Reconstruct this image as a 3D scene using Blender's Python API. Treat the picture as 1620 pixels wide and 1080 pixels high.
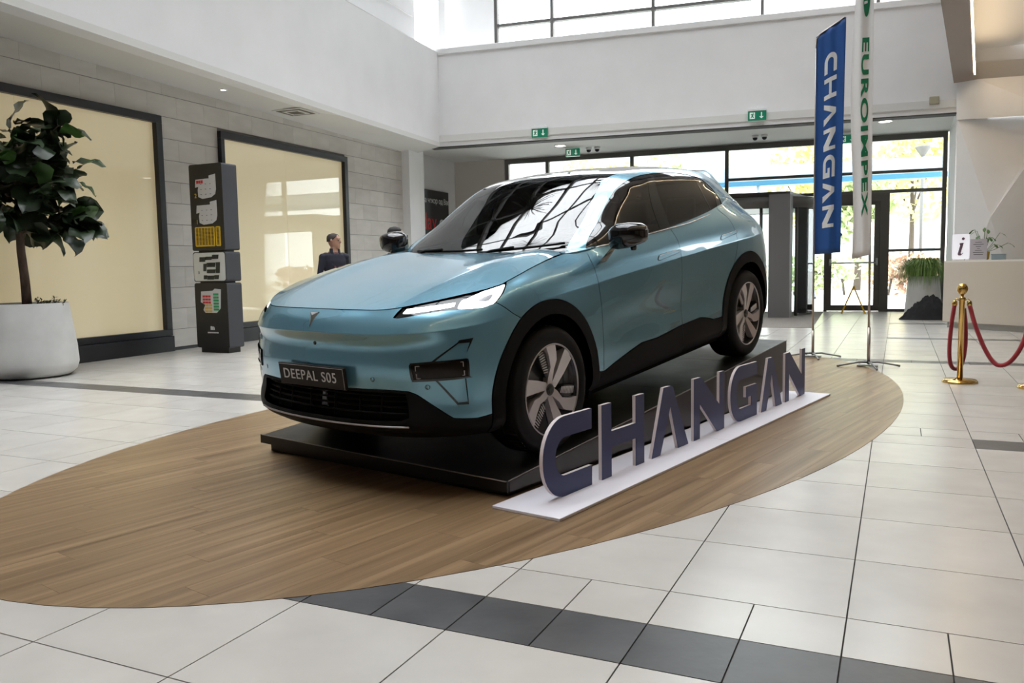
import bpy, bmesh, math, random
import numpy as np
from mathutils import Vector, Matrix, geometry
from mathutils.bvhtree import BVHTree

scene = bpy.context.scene
for _o in list(bpy.data.objects):
    bpy.data.objects.remove(_o, do_unlink=True)
COL = scene.collection
random.seed(7)
PI = math.pi

# ------------------------------------------------------------------ camera
F_PX, PITCH, ROLL, YAW, CAM_H = 1306.99, 0.0884, -0.01752, -0.43693, 1.18526
cam_data = bpy.data.cameras.new('camera')
cam = bpy.data.objects.new('camera', cam_data)
COL.objects.link(cam)
cam_data.sensor_width = 36.0
cam_data.lens = F_PX / 1620.0 * 36.0
cam_data.clip_start = 0.05
cam_data.clip_end = 400
_fw = Vector((math.sin(YAW) * math.cos(PITCH), math.cos(YAW) * math.cos(PITCH), -math.sin(PITCH)))
_rt = Vector((math.cos(YAW), -math.sin(YAW), 0))
_up = _rt.cross(_fw)
_r2 = math.cos(ROLL) * _rt + math.sin(ROLL) * _up
_u2 = -math.sin(ROLL) * _rt + math.cos(ROLL) * _up
_m = Matrix((_r2, _u2, -_fw)).transposed().to_4x4()
_m.translation = Vector((0, 0, CAM_H))
cam.matrix_world = _m
scene.camera = cam

# ------------------------------------------------------------------ world: bright overcast sky
world = bpy.data.worlds.new('overcast_sky')
scene.world = world
world.use_nodes = True
_nt = world.node_tree
_bg = _nt.nodes['Background']
_bg.inputs['Color'].default_value = (0.93, 0.965, 1.0, 1)
_bg.inputs['Strength'].default_value = 7.6

# ------------------------------------------------------------------ colour management / sampling
scene.view_settings.view_transform = 'Standard'
scene.view_settings.look = 'None'
scene.view_settings.exposure = 0.12
scene.view_settings.gamma = 1.0
scene.view_settings.use_curve_mapping = False
cy = scene.cycles
cy.use_denoising = True
try:
    cy.denoiser = 'OPENIMAGEDENOISE'
except Exception:
    pass
cy.max_bounces = 10
cy.diffuse_bounces = 5
cy.glossy_bounces = 5
cy.transmission_bounces = 8
cy.transparent_max_bounces = 24
cy.caustics_reflective = False
cy.caustics_refractive = False
cy.sample_clamp_indirect = 6.0


# ------------------------------------------------------------------ helpers
def tag(o, label=None, cat=None, group=None, kind=None):
    if label: o['label'] = label
    if cat: o['category'] = cat
    if group: o['group'] = group
    if kind: o['kind'] = kind
    return o


def empty(name, loc=(0, 0, 0), rz=0.0, **k):
    o = bpy.data.objects.new(name, None)
    COL.objects.link(o)
    o.location = loc
    o.rotation_euler = (0, 0, rz)
    o.empty_display_size = 0.2
    return tag(o, **k)


def link(name, me, parent=None, mat=None, **k):
    o = bpy.data.objects.new(name, me)
    COL.objects.link(o)
    if mat is not None and not me.materials:
        me.materials.append(mat)
    if parent is not None:
        o.parent = parent
    return tag(o, **k)


class MB:
    """collects shapes that make up one part"""
    def __init__(self):
        self.v, self.f, self.s = [], [], []

    def add(self, verts, faces, smooth=False):
        n = len(self.v)
        self.v += [tuple(map(float, p)) for p in verts]
        for q in faces:
            self.f.append([i + n for i in q])
            self.s.append(smooth)
        return self

    def box(self, x0, x1, y0, y1, z0, z1):
        vs = [(x0, y0, z0), (x1, y0, z0), (x1, y1, z0), (x0, y1, z0), (x0, y0, z1), (x1, y0, z1), (x1, y1, z1), (x0, y1, z1)]
        return self.add(vs, [(0, 3, 2, 1), (4, 5, 6, 7), (0, 1, 5, 4), (1, 2, 6, 5), (2, 3, 7, 6), (3, 0, 4, 7)])

    def hexa(self, a, b):
        """two quads (lower a, upper b) joined into a solid"""
        return self.add(list(a) + list(b), [(0, 3, 2, 1), (4, 5, 6, 7), (0, 1, 5, 4), (1, 2, 6, 5), (2, 3, 7, 6), (3, 0, 4, 7)])

    def prism(self, poly, fn, d0, d1):
        """2-D outline poly, fn(a, b, d) -> 3-D point, extruded from d0 to d1"""
        n = len(poly)
        area = sum(poly[i][0] * poly[(i + 1) % n][1] - poly[(i + 1) % n][0] * poly[i][1] for i in range(n))
        if area < 0:
            poly = poly[::-1]
        vs = [fn(a, b, d0) for a, b in poly] + [fn(a, b, d1) for a, b in poly]
        tris = geometry.tessellate_polygon([[Vector((a, b, 0)) for a, b in poly]])
        fs = [(t[2], t[1], t[0]) for t in tris] + [(t[0] + n, t[1] + n, t[2] + n) for t in tris]
        fs += [(i, (i + 1) % n, (i + 1) % n + n, i + n) for i in range(n)]
        return self.add(vs, fs)

    def lathe(self, prof, n=32, c=(0, 0, 0), smooth=True, axis='z', cap=True):
        vs, fs = [], []
        for r, z in prof:
            for k in range(n):
                a = 2 * PI * k / n
                p = (r * math.cos(a), r * math.sin(a), z)
                if axis == 'x':
                    p = (p[2], p[0], p[1])
                vs.append((p[0] + c[0], p[1] + c[1], p[2] + c[2]))
        for i in range(len(prof) - 1):
            for k in range(n):
                a, b = i * n + k, i * n + (k + 1) % n
                fs.append((a, b, b + n, a + n))
        if cap and prof[0][0] > 1e-6: fs.append(tuple(range(n))[::-1])
        if cap and prof[-1][0] > 1e-6: fs.append(tuple(range((len(prof) - 1) * n, len(prof) * n)))
        return self.add(vs, fs, smooth)

    def tube(self, pts, r, n=10, smooth=True, cap=True):
        pts = [Vector(p) for p in pts]
        rs = r if isinstance(r, (list, tuple)) else [r] * len(pts)
        vs, fs = [], []
        t0 = (pts[1] - pts[0]).normalized()
        ref = Vector((0, 0, 1)) if abs(t0.z) < .9 else Vector((1, 0, 0))
        nrm = t0.cross(ref).normalized()
        for i, p in enumerate(pts):
            t = (pts[min(i + 1, len(pts) - 1)] - pts[max(i - 1, 0)]).normalized()
            nrm = (nrm - t * nrm.dot(t)).normalized()
            b = t.cross(nrm)
            for k in range(n):
                a = 2 * PI * k / n
                vs.append(p + (nrm * math.cos(a) + b * math.sin(a)) * rs[i])
        for i in range(len(pts) - 1):
            for k in range(n):
                a, b = i * n + k, i * n + (k + 1) % n
                fs.append((a, b, b + n, a + n))
        if cap:
            fs.append(tuple(range(n))[::-1])
            fs.append(tuple(range((len(pts) - 1) * n, len(pts) * n)))
        return self.add(vs, fs, smooth)

    def mesh(self, name, mat=None):
        me = bpy.data.meshes.new(name)
        me.from_pydata(self.v, [], self.f)
        me.polygons.foreach_set('use_smooth', self.s)
        if mat is not None: me.materials.append(mat)
        me.update()
        return me

    def build(self, name, mat, parent=None, bevel=0, seg=2, fix=True, **k):
        me = self.mesh(name, mat)
        if fix or bevel:
            bm = bmesh.new()
            bm.from_mesh(me)
            if fix:
                bmesh.ops.recalc_face_normals(bm, faces=bm.faces)
            if bevel:
                es = [e for e in bm.edges if len(e.link_faces) == 2 and e.calc_face_angle(0) > .5]
                bmesh.ops.bevel(bm, geom=es, offset=bevel, segments=seg, affect='EDGES', profile=.5)
            bm.to_mesh(me)
            bm.free()
        return link(name, me, parent, **k)


def copy_tree(o, parent=None):
    c = o.copy()
    COL.objects.link(c)
    c.parent = parent
    for ch in [x for x in bpy.data.objects if x.parent == o]:
        copy_tree(ch, c)
    return c


# ------------------------------------------------------------------ materials
MATS = {}


def mat(name, col=(.5, .5, .5), rough=.5, metal=0.0, spec=.5, coat=0.0, coat_rough=.03, emit=None, estr=0, sheen=0, trans=0, ior=1.45):
    m = bpy.data.materials.new(name)
    m.use_nodes = True
    b = m.node_tree.nodes['Principled BSDF']
    b.inputs['Base Color'].default_value = (*col, 1)
    b.inputs['Roughness'].default_value = rough
    b.inputs['Metallic'].default_value = metal
    b.inputs['Specular IOR Level'].default_value = spec
    b.inputs['Coat Weight'].default_value = coat
    b.inputs['Coat Roughness'].default_value = coat_rough
    b.inputs['IOR'].default_value = ior
    if trans: b.inputs['Transmission Weight'].default_value = trans
    if emit:
        b.inputs['Emission Color'].default_value = (*emit, 1)
        b.inputs['Emission Strength'].default_value = estr
    if sheen: b.inputs['Sheen Weight'].default_value = sheen
    MATS[name] = m
    return m


def noise_colour(m, c0, c1, scale=(5, 5, 5), detail=4, lo=.3, hi=.7, obj_random=0.0, bump=0, bump_scale=None, rough_var=0, coord='Object'):
    """mix two colours by a noise; optional fine relief and a shade per object"""
    nt = m.node_tree
    b = nt.nodes['Principled BSDF']
    tc = nt.nodes.new('ShaderNodeTexCoord')
    mp = nt.nodes.new('ShaderNodeMapping')
    mp.inputs['Scale'].default_value = scale
    nt.links.new(tc.outputs[coord], mp.inputs[0])
    oi = nt.nodes.new('ShaderNodeObjectInfo')
    if obj_random:
        ml = nt.nodes.new('ShaderNodeMath'); ml.operation = 'MULTIPLY'; ml.inputs[1].default_value = 37.0
        nt.links.new(oi.outputs['Random'], ml.inputs[0])
        cb = nt.nodes.new('ShaderNodeCombineXYZ')
        nt.links.new(ml.outputs[0], cb.inputs[0]); nt.links.new(ml.outputs[0], cb.inputs[1])
        nt.links.new(cb.outputs[0], mp.inputs['Location'])
    nz = nt.nodes.new('ShaderNodeTexNoise')
    nz.inputs['Scale'].default_value = 1
    nz.inputs['Detail'].default_value = detail
    nt.links.new(mp.outputs[0], nz.inputs['Vector'])
    cr = nt.nodes.new('ShaderNodeValToRGB')
    cr.color_ramp.elements[0].position = lo
    cr.color_ramp.elements[1].position = hi
    cr.color_ramp.elements[0].color = (*c0, 1)
    cr.color_ramp.elements[1].color = (*c1, 1)
    nt.links.new(nz.outputs['Fac'], cr.inputs['Fac'])
    out = cr.outputs['Color']
    if obj_random:
        hs = nt.nodes.new('ShaderNodeHueSaturation')
        mr = nt.nodes.new('ShaderNodeMapRange')
        mr.inputs['To Min'].default_value = 1 - obj_random
        mr.inputs['To Max'].default_value = 1 + obj_random
        nt.links.new(oi.outputs['Random'], mr.inputs['Value'])
        nt.links.new(mr.outputs[0], hs.inputs['Value'])
        nt.links.new(out, hs.inputs['Color'])
        out = hs.outputs['Color']
    nt.links.new(out, b.inputs['Base Color'])
    if bump:
        n2 = nt.nodes.new('ShaderNodeTexNoise')
        n2.inputs['Detail'].default_value = 3
        n2.inputs['Scale'].default_value = 1
        mp2 = nt.nodes.new('ShaderNodeMapping')
        mp2.inputs['Scale'].default_value = bump_scale or scale
        nt.links.new(tc.outputs[coord], mp2.inputs[0])
        nt.links.new(mp2.outputs[0], n2.inputs['Vector'])
        bp = nt.nodes.new('ShaderNodeBump')
        bp.inputs['Strength'].default_value = bump
        bp.inputs['Distance'].default_value = .01
        nt.links.new(n2.outputs['Fac'], bp.inputs['Height'])
        nt.links.new(bp.outputs[0], b.inputs['Normal'])
        if rough_var:
            mr2 = nt.nodes.new('ShaderNodeMapRange')
            r0 = b.inputs['Roughness'].default_value
            mr2.inputs['To Min'].default_value = r0 - rough_var
            mr2.inputs['To Max'].default_value = r0 + rough_var
            nt.links.new(nz.outputs['Fac'], mr2.inputs['Value'])
            nt.links.new(mr2.outputs[0], b.inputs['Roughness'])
    return m


def glass_mat(name, tint=(1, 1, 1), through=.9, rough=0.0, ior=1.5):
    """thin pane: reflects by Fresnel, lets tinted light straight through"""
    m = bpy.data.materials.new(name)
    m.use_nodes = True
    nt = m.node_tree
    nt.nodes.clear()
    out = nt.nodes.new('ShaderNodeOutputMaterial')
    tr = nt.nodes.new('ShaderNodeBsdfTransparent')
    tr.inputs[0].default_value = (*(t * through for t in tint), 1)
    gl = nt.nodes.new('ShaderNodeBsdfGlossy')
    gl.inputs['Roughness'].default_value = rough
    fr = nt.nodes.new('ShaderNodeFresnel')
    fr.inputs['IOR'].default_value = ior
    mx = nt.nodes.new('ShaderNodeMixShader')
    nt.links.new(fr.outputs[0], mx.inputs[0])
    nt.links.new(tr.outputs[0], mx.inputs[1])
    nt.links.new(gl.outputs[0], mx.inputs[2])
    nt.links.new(mx.outputs[0], out.inputs[0])
    MATS[name] = m
    return m


def text_mesh(s, size, depth=0.001, spacing=1.0, shear=0.0, wd=1.0, bold=0.0):
    cu = bpy.data.curves.new('lettering', 'FONT')
    cu.body = s
    cu.size = size
    cu.extrude = depth
    cu.align_x = 'CENTER'
    cu.align_y = 'CENTER'
    cu.space_character = spacing
    cu.shear = shear
    cu.offset = bold
    o = bpy.data.objects.new('lettering', cu)
    COL.objects.link(o)
    dg = bpy.context.evaluated_depsgraph_get()
    me = bpy.data.meshes.new_from_object(o.evaluated_get(dg))
    bpy.data.objects.remove(o, do_unlink=True)
    if wd != 1.0:
        for v in me.vertices: v.co.x *= wd
    return me



# ------------------------------------------------------------------ car: surfaces
# car space: x to the car's left, y rearwards from the front axle, z up from the ramp
CAR_O = (-2.65018, 4.48199, 0.15369)
CAR_HEAD, CAR_TILT, CAR_ROLL = math.radians(12.379), math.radians(5.4527), math.radians(-0.6575)


def car_axes():
    h, t, r = CAR_HEAD, CAR_TILT, CAR_ROLL
    ey = np.array([math.sin(h) * math.cos(t), math.cos(h) * math.cos(t), math.sin(t)])
    ex = np.array([math.cos(h), -math.sin(h), 0.0])
    ez = np.cross(ex, ey)
    return np.array([math.cos(r) * ex + math.sin(r) * ez, ey, -math.sin(r) * ex + math.cos(r) * ez])


CAR_M = car_axes()


class Net:
    """smooth surface through a grid of points (rows v, stations u), smooth in both directions"""
    def __init__(self, rows, creases=()):
        self.P = np.array(rows, float)              # K, J, 3
        K, J = self.P.shape[:2]
        du = np.linalg.norm(np.diff(self.P, axis=1), axis=2).mean(0)
        dv = np.linalg.norm(np.diff(self.P, axis=0), axis=2).mean(1)
        self.uk = np.concatenate([[0], np.cumsum(np.maximum(du, .01))])
        self.vk = np.concatenate([[0], np.cumsum(np.maximum(dv, .01))])
        self.cr = set(creases)
        self.Tu = self.tang(self.P.transpose(1, 0, 2), self.uk).transpose(1, 0, 2)
        # symmetric at both ends of u (the middle of the car): no sideways kink
        self.Tu[:, 0, 1:] = 0
        self.Tu[:, -1, 1:] = 0
        self.tree = None

    @staticmethod
    def tang(A, k):
        T = np.zeros_like(A)
        s = np.diff(A, axis=0) / np.diff(k)[:, None, None]
        h = np.diff(k)
        T[0], T[-1] = s[0], s[-1]
        for i in range(1, len(k) - 1):
            T[i] = (s[i - 1] * h[i] + s[i] * h[i - 1]) / (h[i - 1] + h[i])
        return T

    @staticmethod
    def herm(p0, p1, m0, m1, t, h):
        t2, t3 = t * t, t * t * t
        return (2 * t3 - 3 * t2 + 1) * p0 + (t3 - 2 * t2 + t) * h * m0 + (-2 * t3 + 3 * t2) * p1 + (t3 - t2) * h * m1

    def at(self, uv):
        uv = np.asarray(uv, float).reshape(-1, 2)
        u = np.clip(uv[:, 0], 0, self.uk[-1]); v = np.clip(uv[:, 1], 0, self.vk[-1])
        j = np.clip(np.searchsorted(self.uk, u, side='right') - 1, 0, len(self.uk) - 2)
        h = self.uk[j + 1] - self.uk[j]
        t = (u - self.uk[j]) / h
        R = self.herm(self.P[:, j], self.P[:, j + 1], self.Tu[:, j], self.Tu[:, j + 1], t[None, :, None], h[None, :, None])  # K,N,3
        s = np.diff(R, axis=0) / np.diff(self.vk)[:, None, None]
        T = self.tang(R, self.vk)
        i = np.clip(np.searchsorted(self.vk, v, side='right') - 1, 0, len(self.vk) - 2)
        n = np.arange(len(u))
        m0, m1 = T[i, n].copy(), T[i + 1, n].copy()
        for c in self.cr:
            m0[i == c] = s[c][i == c]
            m1[i + 1 == c] = s[c - 1][i + 1 == c]
        hv = (self.vk[i + 1] - self.vk[i])[:, None]
        tv = ((v - self.vk[i]) / (self.vk[i + 1] - self.vk[i]))[:, None]
        return self.herm(R[i, n], R[i + 1, n], m0, m1, tv, hv)

    def normal(self, uv, e=.004):
        uv = np.asarray(uv, float).reshape(-1, 2)
        a = self.at(uv + [e, 0]) - self.at(uv - [e, 0])
        b = self.at(uv + [0, e]) - self.at(uv - [0, e])
        # near the end rows the step is clipped, which only shortens it
        n = np.cross(a, b)
        n /= np.maximum(np.linalg.norm(n, axis=1), 1e-12)[:, None]
        return n

    def grid(self, su=.02, sv=.02):
        def ref(k, s):
            out = [k[0]]
            for a, b in zip(k[:-1], k[1:]):
                m = max(1, int(math.ceil((b - a) / s)))
                out += [a + (b - a) * q / m for q in range(1, m + 1)]
            return np.array(out)
        gu, gv = ref(self.uk, su), ref(self.vk, sv)
        return gu, gv

    def bvh(self):
        if self.tree is None:
            gu, gv = self.grid()
            U, V = np.meshgrid(gu, gv)
            self.guv = np.stack([U.ravel(), V.ravel()], -1)
            self.gp = self.at(self.guv)
            nu, nv = len(gu), len(gv)
            idx = np.arange(nu * nv).reshape(nv, nu)
            a, b, c, d = idx[:-1, :-1].ravel(), idx[:-1, 1:].ravel(), idx[1:, 1:].ravel(), idx[1:, :-1].ravel()
            self.tri = np.concatenate([np.stack([a, b, c], -1), np.stack([a, c, d], -1)])
            self.tree = BVHTree.FromPolygons([tuple(p) for p in self.gp], [tuple(int(x) for x in t) for t in self.tri], all_triangles=True)
        return self.tree

    def hit(self, o, d):
        """(u, v) where the ray from o along d meets the surface"""
        loc, nrm, i, dist = self.bvh().ray_cast(Vector(o), Vector(d).normalized())
        if i is None:
            loc, nrm, i, dist = self.near_ray(o, d)
        t = self.tri[i]
        A, B, C = self.gp[t]
        M2 = np.stack([B - A, C - A], -1)
        s = np.linalg.lstsq(M2, np.array(loc) - A, rcond=None)[0]
        uv = self.guv[t]
        return uv[0] + s[0] * (uv[1] - uv[0]) + s[1] * (uv[2] - uv[0])

    def near_ray(self, o, d):
        d = Vector(d).normalized(); o = Vector(o)
        best = None
        for k in range(500):
            p = o + d * (k * .02)
            r = self.tree.find_nearest(p)
            if best is None or r[3] < best[3]: best = r
        return best

    def side(self, yz):
        return [self.hit((2.0, y, z), (-1, 0, 0)) for y, z in yz]

    def front(self, xz):
        return [self.hit((x, -2.0, z), (0, 1, 0)) for x, z in xz]

    def top(self, xy):
        return [self.hit((x, y, 3.0), (0, 0, -1)) for x, y in xy]

    def near(self, pts):
        out = []
        for p in pts:
            loc, nrm, i, dist = self.bvh().find_nearest(Vector(p))
            t = self.tri[i]
            A, B, C = self.gp[t]
            s = np.linalg.lstsq(np.stack([B - A, C - A], -1), np.array(loc) - A, rcond=None)[0]
            uv = self.guv[t]
            out.append(uv[0] + s[0] * (uv[1] - uv[0]) + s[1] * (uv[2] - uv[0]))
        return out


# bonnet skin
def hood_pt(x, y):
    """height of the bonnet skin at plan position x, y"""
    a = abs(x)
    yf = -.84 + .22 * a * a
    t = max(0.0, min(1.1, (y - yf) / (.43 - yf)))
    zc = .915 + .172 * (1 - abs(1 - t) ** 1.75) + .014 * t
    crest = .020 * math.exp(-((a - .50 - .10 * t) / .15) ** 2) * min(1, t * 1.6)
    drop = .02 * a * a + .20 * max(0, a - .60) ** 2
    return zc + crest - drop


# lower body: wraps from the middle of the nose round the side to the middle of the tail
def lower_rows():
    # per station: points from the bottom edge up to the bonnet / belt edge
    st = [
        # r0 bottom        r1 lip             r2                r3                 r4                 r5 nose crease     r6                 r7 top edge
        [(0, -.800, .235), (0, -.890, .300), (0, -.872, .440), (0, -.876, .600), (0, -.866, .745), (0, -.895, .803), (0, -.868, .864), (0, -.826, .915)],
        [(.28, -.785, .235), (.28, -.875, .300), (.28, -.858, .440), (.28, -.862, .600), (.28, -.852, .742), (.28, -.881, .800), (.28, -.854, .861), (.28, -.811, .913)],
        [(.52, -.735, .235), (.53, -.825, .300), (.53, -.806, .440), (.53, -.808, .600), (.52, -.797, .738), (.52, -.823, .797), (.515, -.796, .853), (.50, -.755, .900)],
        [(.68, -.655, .235), (.70, -.745, .298), (.70, -.728, .440), (.70, -.728, .600), (.69, -.711, .735), (.69, -.722, .796), (.68, -.692, .856), (.645, -.625, .916)],
        [(.79, -.570, .235), (.82, -.645, .296), (.82, -.640, .440), (.82, -.640, .600), (.81, -.622, .735), (.80, -.612, .805), (.785, -.575, .868), (.735, -.500, .940)],
        [(.85, -.480, .235), (.888, -.540, .296), (.893, -.540, .440), (.893, -.535, .600), (.885, -.520, .738), (.874, -.505, .815), (.855, -.460, .885), (.800, -.390, .960)],
        [(.87, -.390, .235), (.918, -.430, .296), (.930, -.425, .440), (.932, -.420, .600), (.925, -.410, .745), (.912, -.395, .830), (.890, -.360, .902), (.835, -.300, .978)],
        [(.87, -.230, .235), (.925, -.250, .296), (.945, -.240, .440), (.948, -.235, .600), (.943, -.230, .760), (.930, -.220, .850), (.905, -.200, .935), (.840, -.180, .998)],
        [(.87, .050, .235), (.925, .050, .296), (.948, .050, .440), (.950, .050, .600), (.946, .050, .780), (.934, .050, .875), (.905, .060, .960), (.818, .080, 1.036)],
        [(.87, .430, .235), (.922, .440, .296), (.935, .440, .440), (.935, .440, .600), (.932, .440, .790), (.922, .440, .890), (.892, .440, .985), (.778, .430, 1.090)],
        [(.87, .850, .235), (.918, .850, .296), (.925, .850, .440), (.915, .850, .600), (.920, .850, .780), (.915, .850, .905), (.890, .850, 1.000), (.832, .850, 1.108)],
        [(.87, 1.40, .235), (.918, 1.40, .296), (.922, 1.40, .440), (.905, 1.40, .600), (.916, 1.40, .790), (.915, 1.40, .925), (.892, 1.40, 1.020), (.836, 1.40, 1.136)],
        [(.87, 1.95, .235), (.918, 1.95, .296), (.924, 1.95, .440), (.910, 1.95, .600), (.918, 1.95, .800), (.918, 1.95, .945), (.892, 1.95, 1.045), (.828, 1.95, 1.178)],
        [(.87, 2.40, .235), (.920, 2.40, .296), (.932, 2.40, .440), (.930, 2.40, .600), (.932, 2.40, .820), (.928, 2.40, .965), (.895, 2.40, 1.070), (.803, 2.40, 1.225)],
        [(.87, 2.80, .235), (.922, 2.80, .296), (.944, 2.80, .440), (.948, 2.80, .600), (.948, 2.80, .830), (.938, 2.80, .980), (.892, 2.80, 1.095), (.770, 2.80, 1.276)],
        [(.87, 3.12, .235), (.920, 3.12, .296), (.942, 3.12, .440), (.945, 3.12, .600), (.944, 3.12, .830), (.930, 3.12, .990), (.872, 3.12, 1.100), (.725, 3.12, 1.280)],
        [(.83, 3.38, .245), (.885, 3.40, .310), (.905, 3.40, .440), (.910, 3.40, .600), (.905, 3.40, .830), (.886, 3.39, 1.000), (.835, 3.38, 1.095), (.685, 3.36, 1.240)],
        [(.72, 3.53, .265), (.780, 3.57, .340), (.800, 3.58, .440), (.805, 3.58, .600), (.800, 3.59, .830), (.780, 3.595, 1.000), (.735, 3.60, 1.085), (.610, 3.55, 1.180)],
        [(.40, 3.60, .280), (.420, 3.65, .360), (.430, 3.66, .440), (.430, 3.66, .600), (.430, 3.67, .830), (.420, 3.69, 1.000), (.400, 3.715, 1.085), (.350, 3.66, 1.150)],
        [(0, 3.62, .280), (0, 3.67, .360), (0, 3.68, .440), (0, 3.68, .600), (0, 3.69, .830), (0, 3.71, 1.000), (0, 3.735, 1.085), (0, 3.68, 1.148)],
    ]
    for s in st[:10]:
        x, y, z = s[7]
        s[7] = (x, y, hood_pt(x, y) - .002)
    return [[s[k] for s in st] for k in range(8)]


LOW = Net(lower_rows(), creases=(5,))

# cabin: windscreen, pillars, side glass, roof and tailgate glass in one wrap, closing on the roof's ridge
def cabin_rows():
    g0 = [(0, .440, 1.075), (.30, .465, 1.080), (.52, .525, 1.088), (.68, .610, 1.095), (.765, .665, 1.098), (.818, .760, 1.102), (.834, 1.15, 1.122), (.834, 1.70, 1.157), (.815, 2.20, 1.203), (.790, 2.55, 1.244), (.765, 2.85, 1.282), (.715, 3.18, 1.274), (.605, 3.56, 1.180), (.35, 3.66, 1.150), (0, 3.68, 1.148)]
    g1 = [(0, .700, 1.242), (.29, .725, 1.245), (.505, .785, 1.248), (.640, .865, 1.250), (.705, .925, 1.250), (.760, 1.02, 1.250), (.795, 1.25, 1.255), (.797, 1.72, 1.275), (.780, 2.20, 1.302), (.757, 2.53, 1.327), (.733, 2.82, 1.346), (.690, 3.10, 1.335), (.585, 3.43, 1.278), (.33, 3.54, 1.260), (0, 3.565, 1.257)]
    g2 = [(0, .995, 1.398), (.28, 1.015, 1.399), (.480, 1.060, 1.400), (.598, 1.120, 1.400), (.652, 1.170, 1.400), (.700, 1.25, 1.400), (.735, 1.43, 1.403), (.740, 1.76, 1.412), (.725, 2.20, 1.428), (.705, 2.52, 1.432), (.683, 2.78, 1.428), (.645, 3.01, 1.414), (.550, 3.30, 1.392), (.31, 3.42, 1.388), (0, 3.445, 1.387)]
    g3 = [(0, 1.200, 1.502), (.27, 1.218, 1.501), (.460, 1.255, 1.499), (.565, 1.305, 1.498), (.610, 1.350, 1.498), (.648, 1.42, 1.500), (.680, 1.57, 1.505), (.688, 1.82, 1.514), (.676, 2.20, 1.520), (.660, 2.48, 1.514), (.640, 2.72, 1.500), (.605, 2.92, 1.485), (.520, 3.22, 1.478), (.29, 3.33, 1.482), (0, 3.355, 1.484)]
    g4 = [(0, 1.305, 1.548), (.26, 1.322, 1.547), (.440, 1.360, 1.544), (.530, 1.410, 1.542), (.566, 1.458, 1.543), (.594, 1.54, 1.546), (.615, 1.68, 1.553), (.622, 1.88, 1.562), (.612, 2.20, 1.566), (.598, 2.46, 1.560), (.580, 2.70, 1.548), (.548, 2.90, 1.537), (.475, 3.20, 1.540), (.27, 3.31, 1.550), (0, 3.33, 1.553)]
    g5 = [(0, 1.50, 1.590), (.18, 1.512, 1.589), (.300, 1.545, 1.588), (.358, 1.585, 1.587), (.384, 1.630, 1.588), (.402, 1.70, 1.590), (.414, 1.80, 1.595), (.418, 1.97, 1.602), (.410, 2.20, 1.605), (.400, 2.45, 1.600), (.386, 2.68, 1.590), (.366, 2.88, 1.580), (.310, 3.08, 1.577), (.175, 3.16, 1.580), (0, 3.17, 1.582)]
    g6 = [(0, 1.88, 1.622), (.001, 1.89, 1.622), (.002, 1.90, 1.622), (.003, 1.92, 1.622), (.004, 1.94, 1.622), (.004, 1.97, 1.622), (.004, 2.02, 1.623), (.004, 2.10, 1.624), (.004, 2.22, 1.624), (.004, 2.40, 1.622), (.004, 2.55, 1.618), (.004, 2.66, 1.614), (.003, 2.74, 1.611), (.002, 2.78, 1.609), (0, 2.80, 1.608)]
    gm = []
    for i, (x, y, z) in enumerate(g0):
        nx, ny = [(0, -1), (.1, -1), (.25, -1), (.5, -.8), (.8, -.5), (1, -.1), (1, 0), (1, 0), (1, 0), (1, 0), (1, .05), (1, .2), (.7, .7), (.2, 1), (0, 1)][i]
        gm.append((x + nx * .022, y + ny * .06 * (1 if i < 4 else .4), z - .07))
    return [gm, g0, g1, g2, g3, g4, g5, g6]


CAB = Net(cabin_rows())


def pip_many(P, poly):
    """which of the points lie inside the outline"""
    P = np.asarray(P, float).reshape(-1, 2)
    A = np.asarray(poly, float); B = np.roll(A, 1, axis=0)
    out = np.zeros(len(P), bool)
    for k0 in range(0, len(P), 4000):
        x = P[k0:k0 + 4000, 0][:, None]; y = P[k0:k0 + 4000, 1][:, None]
        c = (A[:, 1] > y) != (B[:, 1] > y)
        dy = B[:, 1] - A[:, 1]
        dy = np.where(np.abs(dy) < 1e-12, 1e-12, dy)
        xi = (B[:, 0] - A[:, 0]) * (y - A[:, 1]) / dy + A[:, 0]
        out[k0:k0 + 4000] = (np.sum(c & (x < xi), axis=1) % 2) == 1
    return out


def densify(poly, s, closed=True):
    out = []
    n = len(poly)
    for i in range(n if closed else n - 1):
        a, b = np.array(poly[i]), np.array(poly[(i + 1) % n])
        m = max(1, int(math.ceil(np.linalg.norm(b - a) / s)))
        out += [tuple(a + (b - a) * k / m) for k in range(m)]
    if not closed: out.append(tuple(poly[-1]))
    return out


def smooth_poly(pts, k=4, closed=False):
    """Catmull-Rom through the points"""
    P = [np.array(p, float) for p in pts]
    n = len(P)
    out = []
    for i in range(n if closed else n - 1):
        p1, p2 = P[i], P[(i + 1) % n]
        p0 = P[i - 1] if (i > 0 or closed) else 2 * p1 - p2
        p3 = P[(i + 2) % n] if (i + 2 < n or closed) else 2 * p2 - p1
        for q in range(k):
            t = q / k
            out.append(tuple(.5 * (2 * p1 + (p2 - p0) * t + (2 * p0 - 5 * p1 + 4 * p2 - p3) * t * t + (3 * p1 - p0 - 3 * p2 + p3) * t ** 3)))
    if not closed: out.append(tuple(P[-1]))
    return out


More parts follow.
